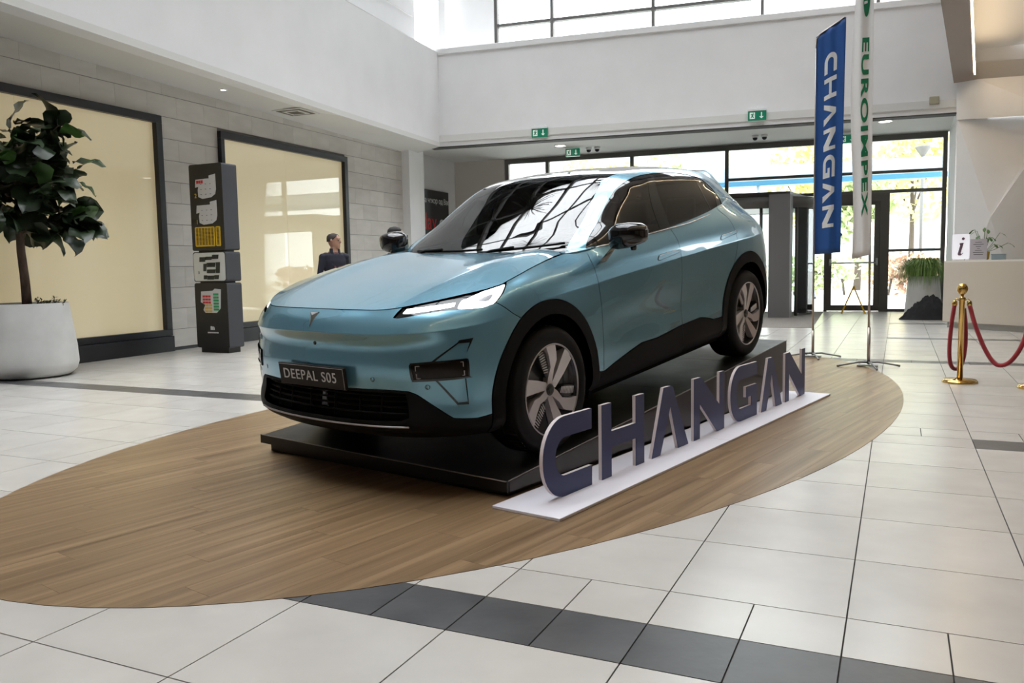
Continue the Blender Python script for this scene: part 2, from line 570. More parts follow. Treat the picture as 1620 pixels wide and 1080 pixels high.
def inset(poly, g):
    """move every edge of the outline inwards by g"""
    n = len(poly)
    P = [np.array(p, float) for p in poly]
    area = sum(P[i][0] * P[(i + 1) % n][1] - P[(i + 1) % n][0] * P[i][1] for i in range(n))
    s = 1 if area > 0 else -1
    out = []
    for i in range(n):
        a, b, c = P[i - 1], P[i], P[(i + 1) % n]
        e1, e2 = b - a, c - b
        l1, l2 = np.linalg.norm(e1), np.linalg.norm(e2)
        if l1 < 1e-9 or l2 < 1e-9:
            continue
        n1 = np.array([-e1[1], e1[0]]) / l1 * s
        n2 = np.array([-e2[1], e2[0]]) / l2 * s
        m = n1 + n2
        q = max(.35, 1 + n1 @ n2)
        out.append(tuple(b + m * g / q))
    return out


def cdt_fill(outer, holes, step, snap_v=()):
    """triangulate an outline with holes, with a regular grid of points inside"""
    verts, edges = [], []

    def ring(r):
        n0 = len(verts)
        verts.extend([Vector(p) for p in r])
        edges.extend([(n0 + i, n0 + (i + 1) % len(r)) for i in range(len(r))])
    ring(outer)
    for h in holes: ring(h)
    ox = [p[0] for p in outer]; oy = [p[1] for p in outer]
    x0, x1, y0, y1 = min(ox), max(ox), min(oy), max(oy)
    nx, ny = max(1, int((x1 - x0) / step)), max(1, int((y1 - y0) / step))
    ys = [y0 + (y1 - y0) * (j + .5) / ny for j in range(ny)]
    for s in snap_v:
        if y0 < s < y1:
            ys = [y for y in ys if abs(y - s) > step * .4] + [s, s - .006, s + .006]
    bpts = np.concatenate([np.array(outer)] + [np.array(h) for h in holes])
    xs = [x0 + (x1 - x0) * (i + .5) / nx for i in range(nx)]
    G = np.array([(x, y) for y in ys for x in xs]).reshape(-1, 2)
    ok = pip_many(G, outer)
    for h in holes: ok &= ~pip_many(G, h)
    G = G[ok]
    if len(G):
        dmin = np.concatenate([np.min((g[:, None, 0] - bpts[None, :, 0]) ** 2 + (g[:, None, 1] - bpts[None, :, 1]) ** 2, axis=1) for g in np.array_split(G, max(1, len(G) // 2000))])
        G = G[dmin > (step * .3) ** 2]
    verts.extend([Vector(p) for p in G])
    vo, eo, fo, *_ = geometry.delaunay_2d_cdt(verts, edges, [], 1, 1e-6)
    V = np.array([(v[0], v[1]) for v in vo])
    Fa = np.array([tuple(t) for t in fo])
    cen = V[Fa].mean(1)
    ok = pip_many(cen, outer)
    for h in holes: ok &= ~pip_many(cen, h)
    return V, [tuple(int(i) for i in t) for t in Fa[ok]]


def panel_mesh(name, ev, nrm, outer, holes=(), step=.03, off=0.0, thick=.018, mirror=False, snap_v=(), dens=.015):
    """a skin panel: the outline filled on the surface, pushed out by off, with turned-in edges; mirror joins the other half"""
    outer = densify(outer, dens)
    holes = [densify(h, dens) for h in holes]
    V, F = cdt_fill(outer, holes, step, snap_v)
    P = ev(V); N = nrm(V)
    P = P + N * off
    # orient outward
    a, b, c = np.array([f[0] for f in F]), np.array([f[1] for f in F]), np.array([f[2] for f in F])
    fn = np.cross(P[b] - P[a], P[c] - P[a])
    if (fn * N[a]).sum() < 0: F = [(f[0], f[2], f[1]) for f in F]
    verts = [tuple(p) for p in P]; norms = [tuple(n) for n in N]; faces = list(F)
    cnt = {}
    for f in F:
        for i in range(3):
            e = (f[i], f[(i + 1) % 3])
            cnt[e] = cnt.get(e, 0) + 1
    rim = [e for e in cnt if (e[1], e[0]) not in cnt]
    if mirror:
        rim = [e for e in rim if not (abs(P[e[0]][0]) < 1e-4 and abs(P[e[1]][0]) < 1e-4)]
    for i, j in rim:
        if thick <= 0: break
        k = len(verts)
        pi, pj = P[i], P[j]
        qi, qj = pi - N[i] * thick, pj - N[j] * thick
        verts += [tuple(pi), tuple(pj), tuple(qj), tuple(qi)]
        s = np.cross(qj - pj, pj - pi); s = s / max(np.linalg.norm(s), 1e-9)
        norms += [tuple(-s)] * 4
        faces.append((k + 1, k, k + 3, k + 2))
    if mirror:
        k = len(verts)
        verts += [(-p[0], p[1], p[2]) for p in verts]
        norms += [(-p[0], p[1], p[2]) for p in norms]
        faces += [tuple(i + k for i in reversed(f)) for f in faces]
    me = bpy.data.meshes.new(name)
    me.from_pydata(verts, [], faces)
    me.polygons.foreach_set('use_smooth', [True] * len(faces))
    me.update()
    if mirror:
        # weld the seam in the middle
        pass
    me.normals_split_custom_set_from_vertices(norms)
    return me


def net_panel(name, net, outer, mat, parent, holes=(), both=False, mirror=False, gap=.0022, **k):
    """panel on a Net; both=True adds the twin on the other side of the car"""
    if gap: outer = inset(outer, gap)
    if mirror:
        e = abs(gap) * 2 + .002
        outer = [(0.0 if p[0] < e else (float(net.uk[-1]) if p[0] > net.uk[-1] - e else p[0]), p[1]) for p in outer]
    sn = [net.vk[c] for c in net.cr]
    me = panel_mesh(name, net.at, net.normal, outer, holes, mirror=mirror, snap_v=sn, **k)
    me.materials.append(mat)
    o = link(name, me, parent)
    out = [o]
    if both:
        o2 = link(name, mirrored(me), parent)
        out.append(o2)
    return out


def mirrored(me):
    m2 = me.copy()
    n = len(m2.vertices)
    co = np.zeros(n * 3); m2.vertices.foreach_get('co', co)
    co = co.reshape(-1, 3); co[:, 0] *= -1
    nr = np.array([tuple(c.vector) for c in me.corner_normals]) if me.has_custom_normals else None
    faces = [list(p.vertices)[::-1] for p in me.polygons]
    ls = [list(p.loop_indices)[::-1] for p in me.polygons]
    sm = [p.use_smooth for p in me.polygons]
    m3 = bpy.data.meshes.new(me.name)
    m3.from_pydata([tuple(c) for c in co], [], faces)
    m3.polygons.foreach_set('use_smooth', sm)
    m3.update()
    if nr is not None:
        out = []
        for l in ls:
            for i in l: out.append((-nr[i][0], nr[i][1], nr[i][2]))
        m3.normals_split_custom_set(out)
    for x in me.materials: m3.materials.append(x)
    bpy.data.meshes.remove(m2)
    return m3

# ------------------------------------------------------------------ room materials
tile_light = mat('tile_light', (.60, .585, .56), rough=.24, spec=.5)
noise_colour(tile_light, (.455, .433, .402), (.515, .492, .46), (3, 3, 3), obj_random=.04, bump=.06, bump_scale=(9, 9, 9))
tile_dark = mat('tile_dark', (.10, .10, .105), rough=.34, spec=.5)
noise_colour(tile_dark, (.055, .054, .055), (.095, .094, .096), (4, 4, 4), obj_random=.10, bump=.25, bump_scale=(7, 7, 7), rough_var=.08)
grout = mat('grout', (.035, .032, .030), rough=.9)
white_wall = mat('white_plaster', (.80, .80, .80), rough=.85, spec=.2)
noise_colour(white_wall, (.78, .78, .78), (.82, .82, .82), (1.5, 1.5, 1.5))
soffit_mat = mat('soffit_plaster', (.70, .695, .67), rough=.9, spec=.15)
stone = mat('limestone_panel', (.50, .485, .455), rough=.7, spec=.25)
noise_colour(stone, (.545, .525, .485), (.625, .605, .565), (2, 2, 6), obj_random=.05, bump=.05, bump_scale=(30, 30, 30))
stone_joint = mat('stone_joint', (.20, .19, .18), rough=.9)
frame_black = mat('frame_black', (.012, .013, .017), rough=.35)
alu_grey = mat('aluminium_grey', (.13, .125, .12), rough=.4, metal=.3)
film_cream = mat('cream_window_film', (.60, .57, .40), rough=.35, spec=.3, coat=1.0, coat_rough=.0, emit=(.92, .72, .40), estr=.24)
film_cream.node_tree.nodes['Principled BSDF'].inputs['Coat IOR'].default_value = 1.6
brown_soffit = mat('brown_soffit', (.34, .285, .255), rough=.8, spec=.2)
beige_wall = mat('beige_wall', (.55, .52, .48), rough=.8)
dark_shop = mat('shopfront_brown', (.24, .195, .165), rough=.6)
mat_grey = mat('entrance_mat', (.20, .185, .165), rough=.95, spec=.1)
noise_colour(mat_grey, (.17, .155, .14), (.23, .21, .19), (40, 40, 40))
clear_pane = glass_mat('clear_pane', (.97, 1.0, .99), .95)
sky_pane = glass_mat('skylight_pane', (1, 1, 1), .95)
light_warm = mat('cove_light', (1, .9, .75), emit=(1, .78, .52), estr=45)
light_spot = mat('downlight_glow', (1, 1, 1), emit=(1, .93, .82), estr=9)

# ------------------------------------------------------------------ floor: square tiles with dark bands
TX0, TS = -1.3302, .6
rows = []          # (y0, y1, kind) kind: full, half, dark
y = 2.2874
while y > -9:
    rows.append((y - .6, y, 'full')); y -= .6
rows.append((2.2874, 2.5874, 'dark'))
rows.append((2.5874, 2.8874, 'half'))
y = 2.8874
for k in range(5):
    rows.append((y, y + .6, 'full')); y += .6
rows.append((y, y + .3, 'band')); y += .3
rows.append((y, y + .3, 'half')); y += .3
for k in range(7):
    rows.append((y, y + .6, 'full')); y += .6
rows.append((y, y + .28, 'dark')); y += .28
for k in range(5):
    rows.append((y, y + .6, 'full')); y += .6
rows.append((y, y + .26, 'band2')); y += .26
for k in range(5):
    rows.append((y, y + .62, 'full')); y += .62
rows.append((y, y + .26, 'band2')); y += .26
while y < 21.2:
    rows.append((y, y + .6, 'full')); y += .6
EL_C, EL_A, EL_B = (-2.4327, 6.6753), 4.858, 2.4015
EL_D = (.16806, .98578)


def in_oval(x, y, m=0.0):
    dx, dy = x - EL_C[0], y - EL_C[1]
    a = dx * EL_D[0] + dy * EL_D[1]; b = dx * EL_D[1] - dy * EL_D[0]
    return (a / (EL_A - m)) ** 2 + (b / (EL_B - m)) ** 2 < 1


def to_px(p):
    v = Vector(p) - cam.location
    z = v.dot(_fw)
    if z < .05: return None
    return (810 + F_PX * v.dot(_r2) / z, 540 - F_PX * v.dot(_u2) / z, z)


floor = MB().box(-13, 9.2, -9.2, 22.2, -.10, -.006).build('floor', grout, kind='structure')
tiles = []
for (y0, y1, kind) in rows:
    w = TS if kind in ('full',) else .3
    if kind in ('band', 'band2'): w = .6
    n0 = int(math.floor((-13 - TX0) / w)); n1 = int(math.ceil((9 - TX0) / w))
    for i in range(n0, n1):
        x0, x1 = TX0 + i * w, TX0 + (i + 1) * w
        if x0 < -12.9 or x1 > 9.1: continue
        if all(in_oval(x, yy, .02) for x in (x0, x1) for yy in (y0, y1)): continue
        xm = (x0 + x1) / 2
        dark = kind == 'dark' or (kind == 'band' and (xm > .45 or xm < -4.3)) or (kind == 'band2' and int(math.floor(xm / 1.8)) % 2 == 0)
        if kind == 'dark' and y0 > 5 and xm < -3: dark = False
        c = to_px((xm, (y0 + y1) / 2, 0))
        vis = c is not None and -120 < c[0] < 1740 and 400 < c[1] < 1200
        tiles.append((w * (y1 - y0) / (c[2] ** 3) if vis else -1, x0, x1, y0, y1, dark))
tiles.sort(key=lambda t: -t[0])
tile_me = {}
rest = {False: MB(), True: MB()}
for k, (sc_, x0, x1, y0, y1, dark) in enumerate(tiles):
    w, h = x1 - x0, y1 - y0
    if k < 290 and sc_ > 0:
        key = (round(w, 3), round(h, 3), dark)
        if key not in tile_me:
            g = .0026
            tile_me[key] = MB().hexa([(-w / 2 + g, -h / 2 + g, -.012), (w / 2 - g, -h / 2 + g, -.012), (w / 2 - g, h / 2 - g, -.012), (-w / 2 + g, h / 2 - g, -.012)],
                                     [(-w / 2 + g, -h / 2 + g, 0), (w / 2 - g, -h / 2 + g, 0), (w / 2 - g, h / 2 - g, 0), (-w / 2 + g, h / 2 - g, 0)]).mesh('floor_tile', tile_dark if dark else tile_light)
        link('floor_tile', tile_me[key], floor).location = ((x0 + x1) / 2, (y0 + y1) / 2, 0)
    else:
        g = .0026
        rest[dark].box(x0 + g, x1 - g, y0 + g, y1 - g, -.012, 0)
for d in (False, True):
    rest[d].build('far_floor_tiles', tile_dark if d else tile_light, floor, kind='stuff', fix=False)

# oval of timber planks let into the floor
wood = mat('oak_plank', (.36, .23, .13), rough=.33, spec=.45)
_nt = wood.node_tree
_b = _nt.nodes['Principled BSDF']
_tc = _nt.nodes.new('ShaderNodeTexCoord'); _oi = _nt.nodes.new('ShaderNodeObjectInfo')
_mp = _nt.nodes.new('ShaderNodeMapping'); _mp.inputs['Scale'].default_value = (13, .30, 1)
_cb = _nt.nodes.new('ShaderNodeCombineXYZ'); _ml = _nt.nodes.new('ShaderNodeMath'); _ml.operation = 'MULTIPLY'; _ml.inputs[1].default_value = 61
_nt.links.new(_oi.outputs['Random'], _ml.inputs[0]); _nt.links.new(_ml.outputs[0], _cb.inputs[0]); _nt.links.new(_ml.outputs[0], _cb.inputs[1])
_nt.links.new(_cb.outputs[0], _mp.inputs['Location']); _nt.links.new(_tc.outputs['Object'], _mp.inputs[0])
_n1 = _nt.nodes.new('ShaderNodeTexNoise'); _n1.inputs['Scale'].default_value = 1.6; _n1.inputs['Detail'].default_value = 7; _n1.inputs['Roughness'].default_value = .58
_nt.links.new(_mp.outputs[0], _n1.inputs['Vector'])
_cr = _nt.nodes.new('ShaderNodeValToRGB')
_cr.color_ramp.elements[0].position = .30; _cr.color_ramp.elements[0].color = (.115, .070, .035, 1)
_cr.color_ramp.elements[1].position = .72; _cr.color_ramp.elements[1].color = (.305, .205, .114, 1)
_e = _cr.color_ramp.elements.new(.50); _e.color = (.195, .124, .065, 1)
_nt.links.new(_n1.outputs['Fac'], _cr.inputs['Fac'])
_hs = _nt.nodes.new('ShaderNodeHueSaturation'); _mr = _nt.nodes.new('ShaderNodeMapRange'); _mr.inputs['To Min'].default_value = .94; _mr.inputs['To Max'].default_value = 1.06
_nt.links.new(_oi.outputs['Random'], _mr.inputs['Value']); _nt.links.new(_mr.outputs[0], _hs.inputs['Value']); _nt.links.new(_cr.outputs[0], _hs.inputs['Color'])
_nt.links.new(_hs.outputs[0], _b.inputs['Base Color'])

PA = math.radians(12.8)
oval = [(EL_C[0] + EL_A * math.cos(t) * EL_D[0] + EL_B * math.sin(t) * EL_D[1], EL_C[1] + EL_A * math.cos(t) * EL_D[1] - EL_B * math.sin(t) * EL_D[0]) for t in np.linspace(0, 2 * PI, 97)[:-1]]


def to_pl(p):   # world -> plank frame (a across, b along)
    dx, dy = p[0] - EL_C[0], p[1] - EL_C[1]
    return (dx * math.cos(PA) - dy * math.sin(PA), dx * math.sin(PA) + dy * math.cos(PA))


oval_l = [to_pl(p) for p in oval]


def clip_rect(poly, x0, x1, y0, y1):
    for ax, lim, sg in ((0, x0, 1), (0, x1, -1), (1, y0, 1), (1, y1, -1)):
        out = []
        for i in range(len(poly)):
            p, q = poly[i - 1], poly[i]
            dp, dq = sg * (p[ax] - lim), sg * (q[ax] - lim)
            if (dp >= 0) != (dq >= 0):
                t = dp / (dp - dq)
                out.append((p[0] + (q[0] - p[0]) * t, p[1] + (q[1] - p[1]) * t))
            if dq >= 0: out.append(q)
        poly = out
        if not poly: return []
    return poly


wood_floor = MB().prism(oval_l, lambda a, b, d: (a, b, d), .0002, .0012).build('floor_oval', mat('plank_joint', (.09, .06, .04), rough=.8), kind='structure')
wood_floor.location = (EL_C[0], EL_C[1], 0)
wood_floor.rotation_euler = (0, 0, -PA)
PWID, PLEN = .165, 1.24
nrow = int(EL_B * 2.6 / PWID)
for r in range(-nrow // 2, nrow // 2 + 1):
    off = (r * .417 % 1) * PLEN
    for c in range(-6, 6):
        a0, b0 = r * PWID, c * PLEN + off
        g = .0004
        pol = clip_rect(oval_l, a0 + g, a0 + PWID - g, b0 + g, b0 + PLEN - g)
        if len(pol) < 3: continue
        ca, cb_ = a0 + PWID / 2, b0 + PLEN / 2
        MB().prism([(p[0] - ca, p[1] - cb_) for p in pol], lambda a, b, d: (a, b, d), 0, .0012).build('plank', wood, wood_floor, fix=False).location = (ca, cb_, .0012)

# ------------------------------------------------------------------ left wall (limestone panels, two tall shop windows)
WPHI = math.radians(2.5)
wl = MB().box(-.40, -.012, -17.5, 7.90, 0, 4.30).build('wall_left', stone_joint, kind='structure')
wl.location = (-10.2, 8.8, 0)
wl.rotation_euler = (0, 0, WPHI)
WIN = ((-2.9, .54, 3.575), (1.80, 5.52, 3.535))


def sof_z(t): return 4.10 - .0214 * t


CH, CL = .326, .582
stone_me = {}
for k in range(13):
    z0 = k * CH; z1 = z0 + CH
    t = -4.6 + (.29 if k % 2 else 0)
    while t < 7.88:
        segs = [(t, min(t + CL, 7.88))]
        for (a, b, zt) in WIN:
            if z0 < zt - .02:
                ns = []
                for (p, q) in segs:
                    if q <= a or p >= b: ns.append((p, q)); continue
                    if p < a: ns.append((p, a))
                    if q > b: ns.append((b, q))
                segs = ns
        for (p, q) in segs:
            zz0 = z0
            for (a, b, zt) in WIN:
                if p >= a - 1e-6 and q <= b + 1e-6 and z0 < zt < z1: zz0 = zt
            zz1 = min(z1, sof_z((p + q) / 2) + .03)
            if q - p < .02 or zz1 - zz0 < .02: continue
            key = (round(q - p, 3), round(zz1 - zz0, 3))
            if key not in stone_me:
                w, h = key
                g = .004
                stone_me[key] = MB().box(-.02, 0, -w / 2 + .0008, w / 2 - .0008, -h / 2 + g, h / 2 - g).mesh('stone_panel', stone)
            link('stone_panel', stone_me[key], wl).location = (0, (p + q) / 2, (zz0 + zz1) / 2)
        t += CL
MB().box(-.02, .015, -4.6, 7.88, 0, .05).build('baseboard_left', frame_black, kind='structure').matrix_world = Matrix.Translation((-10.2, 8.8, 0)) @ Matrix.Rotation(WPHI, 4, 'Z')

for n, (a, b, zt) in enumerate(WIN):
    w = empty('window_%d' % (n + 1), (-10.2, 8.8, 0), WPHI, kind='structure')
    fw = .115
    zb = .335
    MB().box(-.05, .10, a, b, 0, zb - .10).build('plinth', frame_black, w, bevel=.004)
    MB().box(-.05, .075, a, b, zb - .095, zb).build('bottom_rail', frame_black, w, bevel=.004)
    MB().box(-.05, .075, a, b, zt - fw, zt).build('top_rail', frame_black, w, bevel=.004)
    MB().box(-.05, .075, b - fw, b, zb, zt - fw).build('stile', frame_black, w, bevel=.004)
    MB().box(-.05, .075, a, a + fw * .75, zb, zt - fw).build('stile', frame_black, w, bevel=.004)
    seams = [a + fw * .75, -1.80 if n == 0 else 3.56, b - fw]
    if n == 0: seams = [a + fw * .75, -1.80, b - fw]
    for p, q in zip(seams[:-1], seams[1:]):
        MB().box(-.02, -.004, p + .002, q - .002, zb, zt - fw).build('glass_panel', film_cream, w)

# soffit along the left wall, and the white upper walls of the atrium
D_L = ((-8.30, -1.0), (-8.67, 5.90), (-8.95, 8.76), (-9.40, 12.80), (-9.79, 17.16))
so = MB()
edge = [(-8.35, -9.0, 4.32), (-8.67, 5.90, 4.09), (-8.95, 8.76, 4.06), (-9.40, 12.80, 4.05), (-9.79, 17.16, 4.05)]
wallp = [(-10.2 + .777, -9.0, 4.48), (-10.07, 5.90, 4.165), (-10.2, 8.76, 4.10), (-10.376, 12.80, 4.012), (-10.56, 17.16, 3.925)]
for i in range(4):
    a, b, c, d = edge[i], edge[i + 1], wallp[i + 1], wallp[i]
    so.hexa([d, a, b, c], [(p[0], p[1], p[2] + .10) for p in (d, a, b, c)])
so.build('ceiling_left', soffit_mat, kind='structure', fix=True)
up = MB()
for i in range(4):
    a, b = edge[i], edge[i + 1]
    up.hexa([(a[0] - .28, a[1], a[2]), (a[0] - .002, a[1], a[2]), (b[0] - .002, b[1], b[2]), (b[0] - .28, b[1], b[2])], [(a[0] - .28, a[1], 6.2), (a[0] - .002, a[1], 6.2), (b[0] - .002, b[1], 6.2), (b[0] - .28, b[1], 6.2)])
up.build('wall_left_parapet', white_wall, kind='structure')
up = MB()
for i in range(4):
    a, b = edge[i], edge[i + 1]
    up.hexa([(a[0] - .9, a[1], 4.4), (a[0] - .6, a[1], 4.4), (b[0] - .6, b[1], 4.4), (b[0] - .9, b[1], 4.4)], [(a[0] - .9, a[1], 9.6), (a[0] - .6, a[1], 9.6), (b[0] - .6, b[1], 9.6), (b[0] - .9, b[1], 9.6)])
up.build('wall_left_upper', white_wall, kind='structure')
for k in range(5):
    MB().box(-.6, -.585, -2, 8.3, 6.55 + k * .5, 6.562 + k * .5).build('trim_%d' % (k + 1), soffit_mat, kind='structure').matrix_world = Matrix.Translation((-9.0, 8.8, 0)) @ Matrix.Rotation(math.radians(5.3), 4, 'Z')

# far side: white beam wall above the entrance, ledge, upper windows
FA, FB = Vector((-9.79, 17.16, 0)), Vector((1.10, 18.52, 0))
fdir = (FB - FA).normalized()
fnor = Vector((fdir.y, -fdir.x, 0))          # towards the camera
FROT = math.atan2(fdir.y, fdir.x)
FL = (FB - FA).length


def far_obj(mb, name, m, **k):
    o = mb.build(name, m, **k)
    o.location = FA
    o.rotation_euler = (0, 0, FROT)
    return o


# local frame: x along the wall, y away from the camera, z up
far_obj(MB().box(-.28, FL + 6.2, 0, .35, 4.05, 6.14), 'wall_far', white_wall, kind='structure')
far_obj(MB().box(-.28, FL + 6.2, -.03, .60, 6.14, 6.27), 'trim_6', white_wall, kind='structure', bevel=.01)
far_obj(MB().box(-.28, FL + .1, .02, .34, 4.03, 4.05), 'trim_7', mat('shadow_gap', (.08, .08, .075), rough=.9), kind='structure')  # dark strip: shade of the gap under the beam put into colour
far_obj(MB().box(-1.2, .95, 1.3, 1.6, 5.2, 9.6), 'wall_far_upper', white_wall, kind='structure')
far_obj(MB().box(-.6, -.2, .6, 1.0, 5.2, 9.6), 'column_upper', white_wall, kind='structure')
far_obj(MB().box(FL - .5, FL + 6.5, 1.3, 1.6, 5.2, 9.6), 'wall_far_upper', white_wall, kind='structure')
uw = empty('window_3', FA, FROT, kind='structure')
for zz in (6.25, 7.02, 8.3, 9.5):
    MB().box(.95, FL - .5, 1.36, 1.50, zz, zz + .07).build('transom', alu_grey, uw)
for xx in (.95, 2.35, 4.75, 7.15, 9.5):
    MB().box(xx, xx + .07, 1.34, 1.50, 5.2, 9.6).build('mullion', alu_grey, uw)
xs = [1.02, 2.38, 4.78, 7.18, FL - .5]
for p, q in zip(xs[:-1], xs[1:]):
    for z0, z1 in ((6.3, 7.02), (7.09, 8.3), (8.37, 9.5)):
        MB().box(p, q, 1.42, 1.43, z0, z1).build('pane', clear_pane, uw)

# skylight over the atrium
sk = empty('ceiling_skylight', kind='structure')
SKX0, SKX1, SKY0, SKY1, SKZ = -10.1, .9, -.3, 19.4, 9.6
for k in range(9):
    xx = SKX0 + (SKX1 - SKX0) * k / 8
    MB().box(xx - .05, xx + .05, SKY0, SKY1, SKZ, SKZ + .22).build('rafter', alu_grey, sk)
for k in range(10):
    yy = SKY0 + (SKY1 - SKY0) * k / 9
    MB().box(SKX0, SKX1, yy - .06, yy + .06, SKZ + .02, SKZ + .20).build('purlin', alu_grey, sk)
for i in range(8):
    for j in range(9):
        x0 = SKX0 + (SKX1 - SKX0) * i / 8 + .05; x1 = SKX0 + (SKX1 - SKX0) * (i + 1) / 8 - .05
        y0 = SKY0 + (SKY1 - SKY0) * j / 9 + .06; y1 = SKY0 + (SKY1 - SKY0) * (j + 1) / 9 - .06
        if i == 0 and j == 0:
            pane_me = MB().box(-(x1 - x0) / 2, (x1 - x0) / 2, -(y1 - y0) / 2, (y1 - y0) / 2, -.004, .004).mesh('skylight_pane', sky_pane)
        link('skylight_pane', pane_me, sk).location = ((x0 + x1) / 2, (y0 + y1) / 2, SKZ + .18)

# right side: brown beam along the edge of the void, lower ceiling with a warm cove
RB0, RB1 = (.905, 18.48), (-1.05, -6.0)      # edge of the void, far to near
def rbx(y): return RB1[0] + (RB0[0] - RB1[0]) * (y - RB1[1]) / (RB0[1] - RB1[1])
BZ = 4.60
mb = MB()
mb.hexa([(rbx(-9), -9, BZ), (rbx(-9) + .34, -9, BZ), (rbx(18.45) + .34, 18.45, BZ), (rbx(18.45), 18.45, BZ)], [(rbx(-9), -9, 6.2), (rbx(-9) + .34, -9, 6.2), (rbx(18.45) + .34, 18.45, 6.2), (rbx(18.45), 18.45, 6.2)])
mb.build('beam_right', brown_soffit, kind='structure')
mb = MB()
mb.hexa([(rbx(-9), -9, 6.2), (rbx(-9) + .34, -9, 6.2), (rbx(19.4) + .34, 19.4, 6.2), (rbx(19.4), 19.4, 6.2)], [(rbx(-9), -9, 9.7), (rbx(-9) + .34, -9, 9.7), (rbx(19.4) + .34, 19.4, 9.7), (rbx(19.4), 19.4, 9.7)])
mb.build('wall_right_upper', brown_soffit, kind='structure')
MB().hexa([(rbx(-9) + .2, -9.2, 5.22), (9.2, -9.2, 5.22), (9.2, 18.6, 5.22), (rbx(18.6) + .2, 18.6, 5.22)], [(rbx(-9) + .2, -9.2, 5.34), (9.2, -9.2, 5.34), (9.2, 18.6, 5.34), (rbx(18.6) + .2, 18.6, 5.34)]).build('ceiling_right', soffit_mat, kind='structure')
cl = MB()
cl.hexa([(rbx(-9) + .343, -8.9, 4.615), (rbx(-9) + .363, -8.9, 4.615), (rbx(18) + .363, 17.9, 4.615), (rbx(18) + .343, 17.9, 4.615)], [(rbx(-9) + .343, -8.9, 4.63), (rbx(-9) + .363, -8.9, 4.63), (rbx(18) + .363, 17.9, 4.63), (rbx(18) + .343, 17.9, 4.63)])
cl.build('cove_light', light_warm, label='warm cove light strip hidden behind the brown ceiling beam', cat='light')
far_obj(MB().hexa([(FL - .05, -.05, 4.62), (FL + 6, -.05, 3.70), (FL + 6, .05, 3.70), (FL - .05, .05, 4.62)], [(FL - .05, -.05, 4.95), (FL + 6, -.05, 4.95), (FL + 6, .05, 4.95), (FL - .05, .05, 4.95)]), 'trim_8', beige_wall, kind='structure')
# faceted white wall behind the desk
fc = MB()
V = dict(a=(.99, 18.48, 4.62), b=(.99, 18.48, 3.90), c=(.99, 18.48, 0), d=(1.55, 17.95, 1.98), e=(1.40, 18.40, 0), f=(2.15, 18.0, 0), g=(2.6, 18.6, 3.9), h=(2.6, 17.8, 3.75), i=(2.6, 17.7, 0), j=(2.6, 17.5, 4.3))
fc.add([V['b'], V['d'], V['c']], [(0, 2, 1)]); fc.add([V['c'], V['d'], V['e']], [(0, 2, 1)])
fc.add([V['b'], V['g'], V['d']], [(0, 2, 1)]); fc.add([V['g'], V['h'], V['d']], [(0, 1, 2)])
fc.add([V['e'], V['d'], V['f']], [(0, 2, 1)]); fc.add([V['d'], V['h'], V['f']], [(0, 2, 1)]); fc.add([V['h'], V['i'], V['f']], [(0, 2, 1)])
fc.build('wall_right_faceted', white_wall, kind='structure', fix=False)
MB().hexa([(.97, 18.48, 3.9), (2.6, 17.7, 3.75), (6, 17.6, 3.75), (6, 18.6, 3.9)], [(.95, 18.46, 4.60), (1.3, 18.3, 4.60), (6, 17.0, 4.25), (6, 18.6, 4.6)]).build('ceiling_facet', white_wall, kind='structure')
MB().box(2.55, 9.2, 17.7, 18.0, 0, 4.3).build('wall_far_right', white_wall, kind='structure')
MB().box(9.0, 9.3, -9.2, 18.6, 0, 5.4).build('wall_right', dark_shop, kind='structure')
MB().box(-13, 9.3, -9.4, -9.1, 0, 9.7).build('wall_back', dark_shop, kind='structure')
MB().box(-11, 1.2, -9.2, -2.5, 4.75, 4.9).build('ceiling_back', soffit_mat, kind='structure')
MB().box(-11, 1.4, -2.7, -2.5, 4.75, 9.8).build('wall_back_upper', white_wall, kind='structure')
MB().box(-11, 1.4, -2.7, -.35, 9.6, 9.8).build('ceiling_light_block', white_wall, kind='structure')  # unseen lid added to keep skylight off the foreground
# unseen cream panels added on the right to be mirrored in the car's flank
MB().box(8.90, 8.99, -4, 3.0, .4, 3.4).build('window_4', mat('reflection_panel_cream', (.62, .55, .48), rough=.4), kind='structure')
MB().box(8.90, 8.99, 5.0, 13.0, .4, 3.4).build('window_5', MATS['reflection_panel_cream'], kind='structure')

# recess with the poster, entrance ceiling
rc = MB()
rc.hexa([(-10.62, 16.66, 0), (-10.35, 16.68, 0), (-10.42, 17.45, 0), (-10.70, 17.45, 0)], [(-10.62, 16.66, 4.12), (-10.35, 16.68, 4.12), (-10.42, 17.45, 4.12), (-10.70, 17.45, 4.12)])
rc.build('column_left', white_wall, kind='structure')
MB().hexa([(-11.6, 17.2, 0), (-11.10, 17.2, 0), (-11.30, 20.6, 0), (-11.6, 20.6, 0)], [(-11.6, 17.2, 4.2), (-11.10, 17.2, 4.2), (-11.30, 20.6, 4.2), (-11.6, 20.6, 4.2)]).build('wall_recess', white_wall, kind='structure')
MB().box(-11.5, -10.4, 17.1, 17.25, 0, 4.2).build('wall_return', white_wall, kind='structure')
MB().hexa([(-11.6, 20.55, 0), (-9.86, 20.80, 0), (-9.86, 21.0, 0), (-11.6, 20.8, 0)], [(-11.6, 20.55, 4.2), (-9.86, 20.80, 4.2), (-9.86, 21.0, 4.2), (-11.6, 20.8, 4.2)]).build('wall_beside_glazing', beige_wall, kind='structure')
MB().hexa([(-11.7, 16.9, 4.15), (1.15, 18.5, 4.15), (1.15, 22.1, 4.15), (-11.7, 20.9, 4.15)], [(-11.7, 16.9, 4.30), (1.15, 18.5, 4.30), (1.15, 22.1, 4.30), (-11.7, 20.9, 4.30)]).build('ceiling_entrance', soffit_mat, kind='structure')
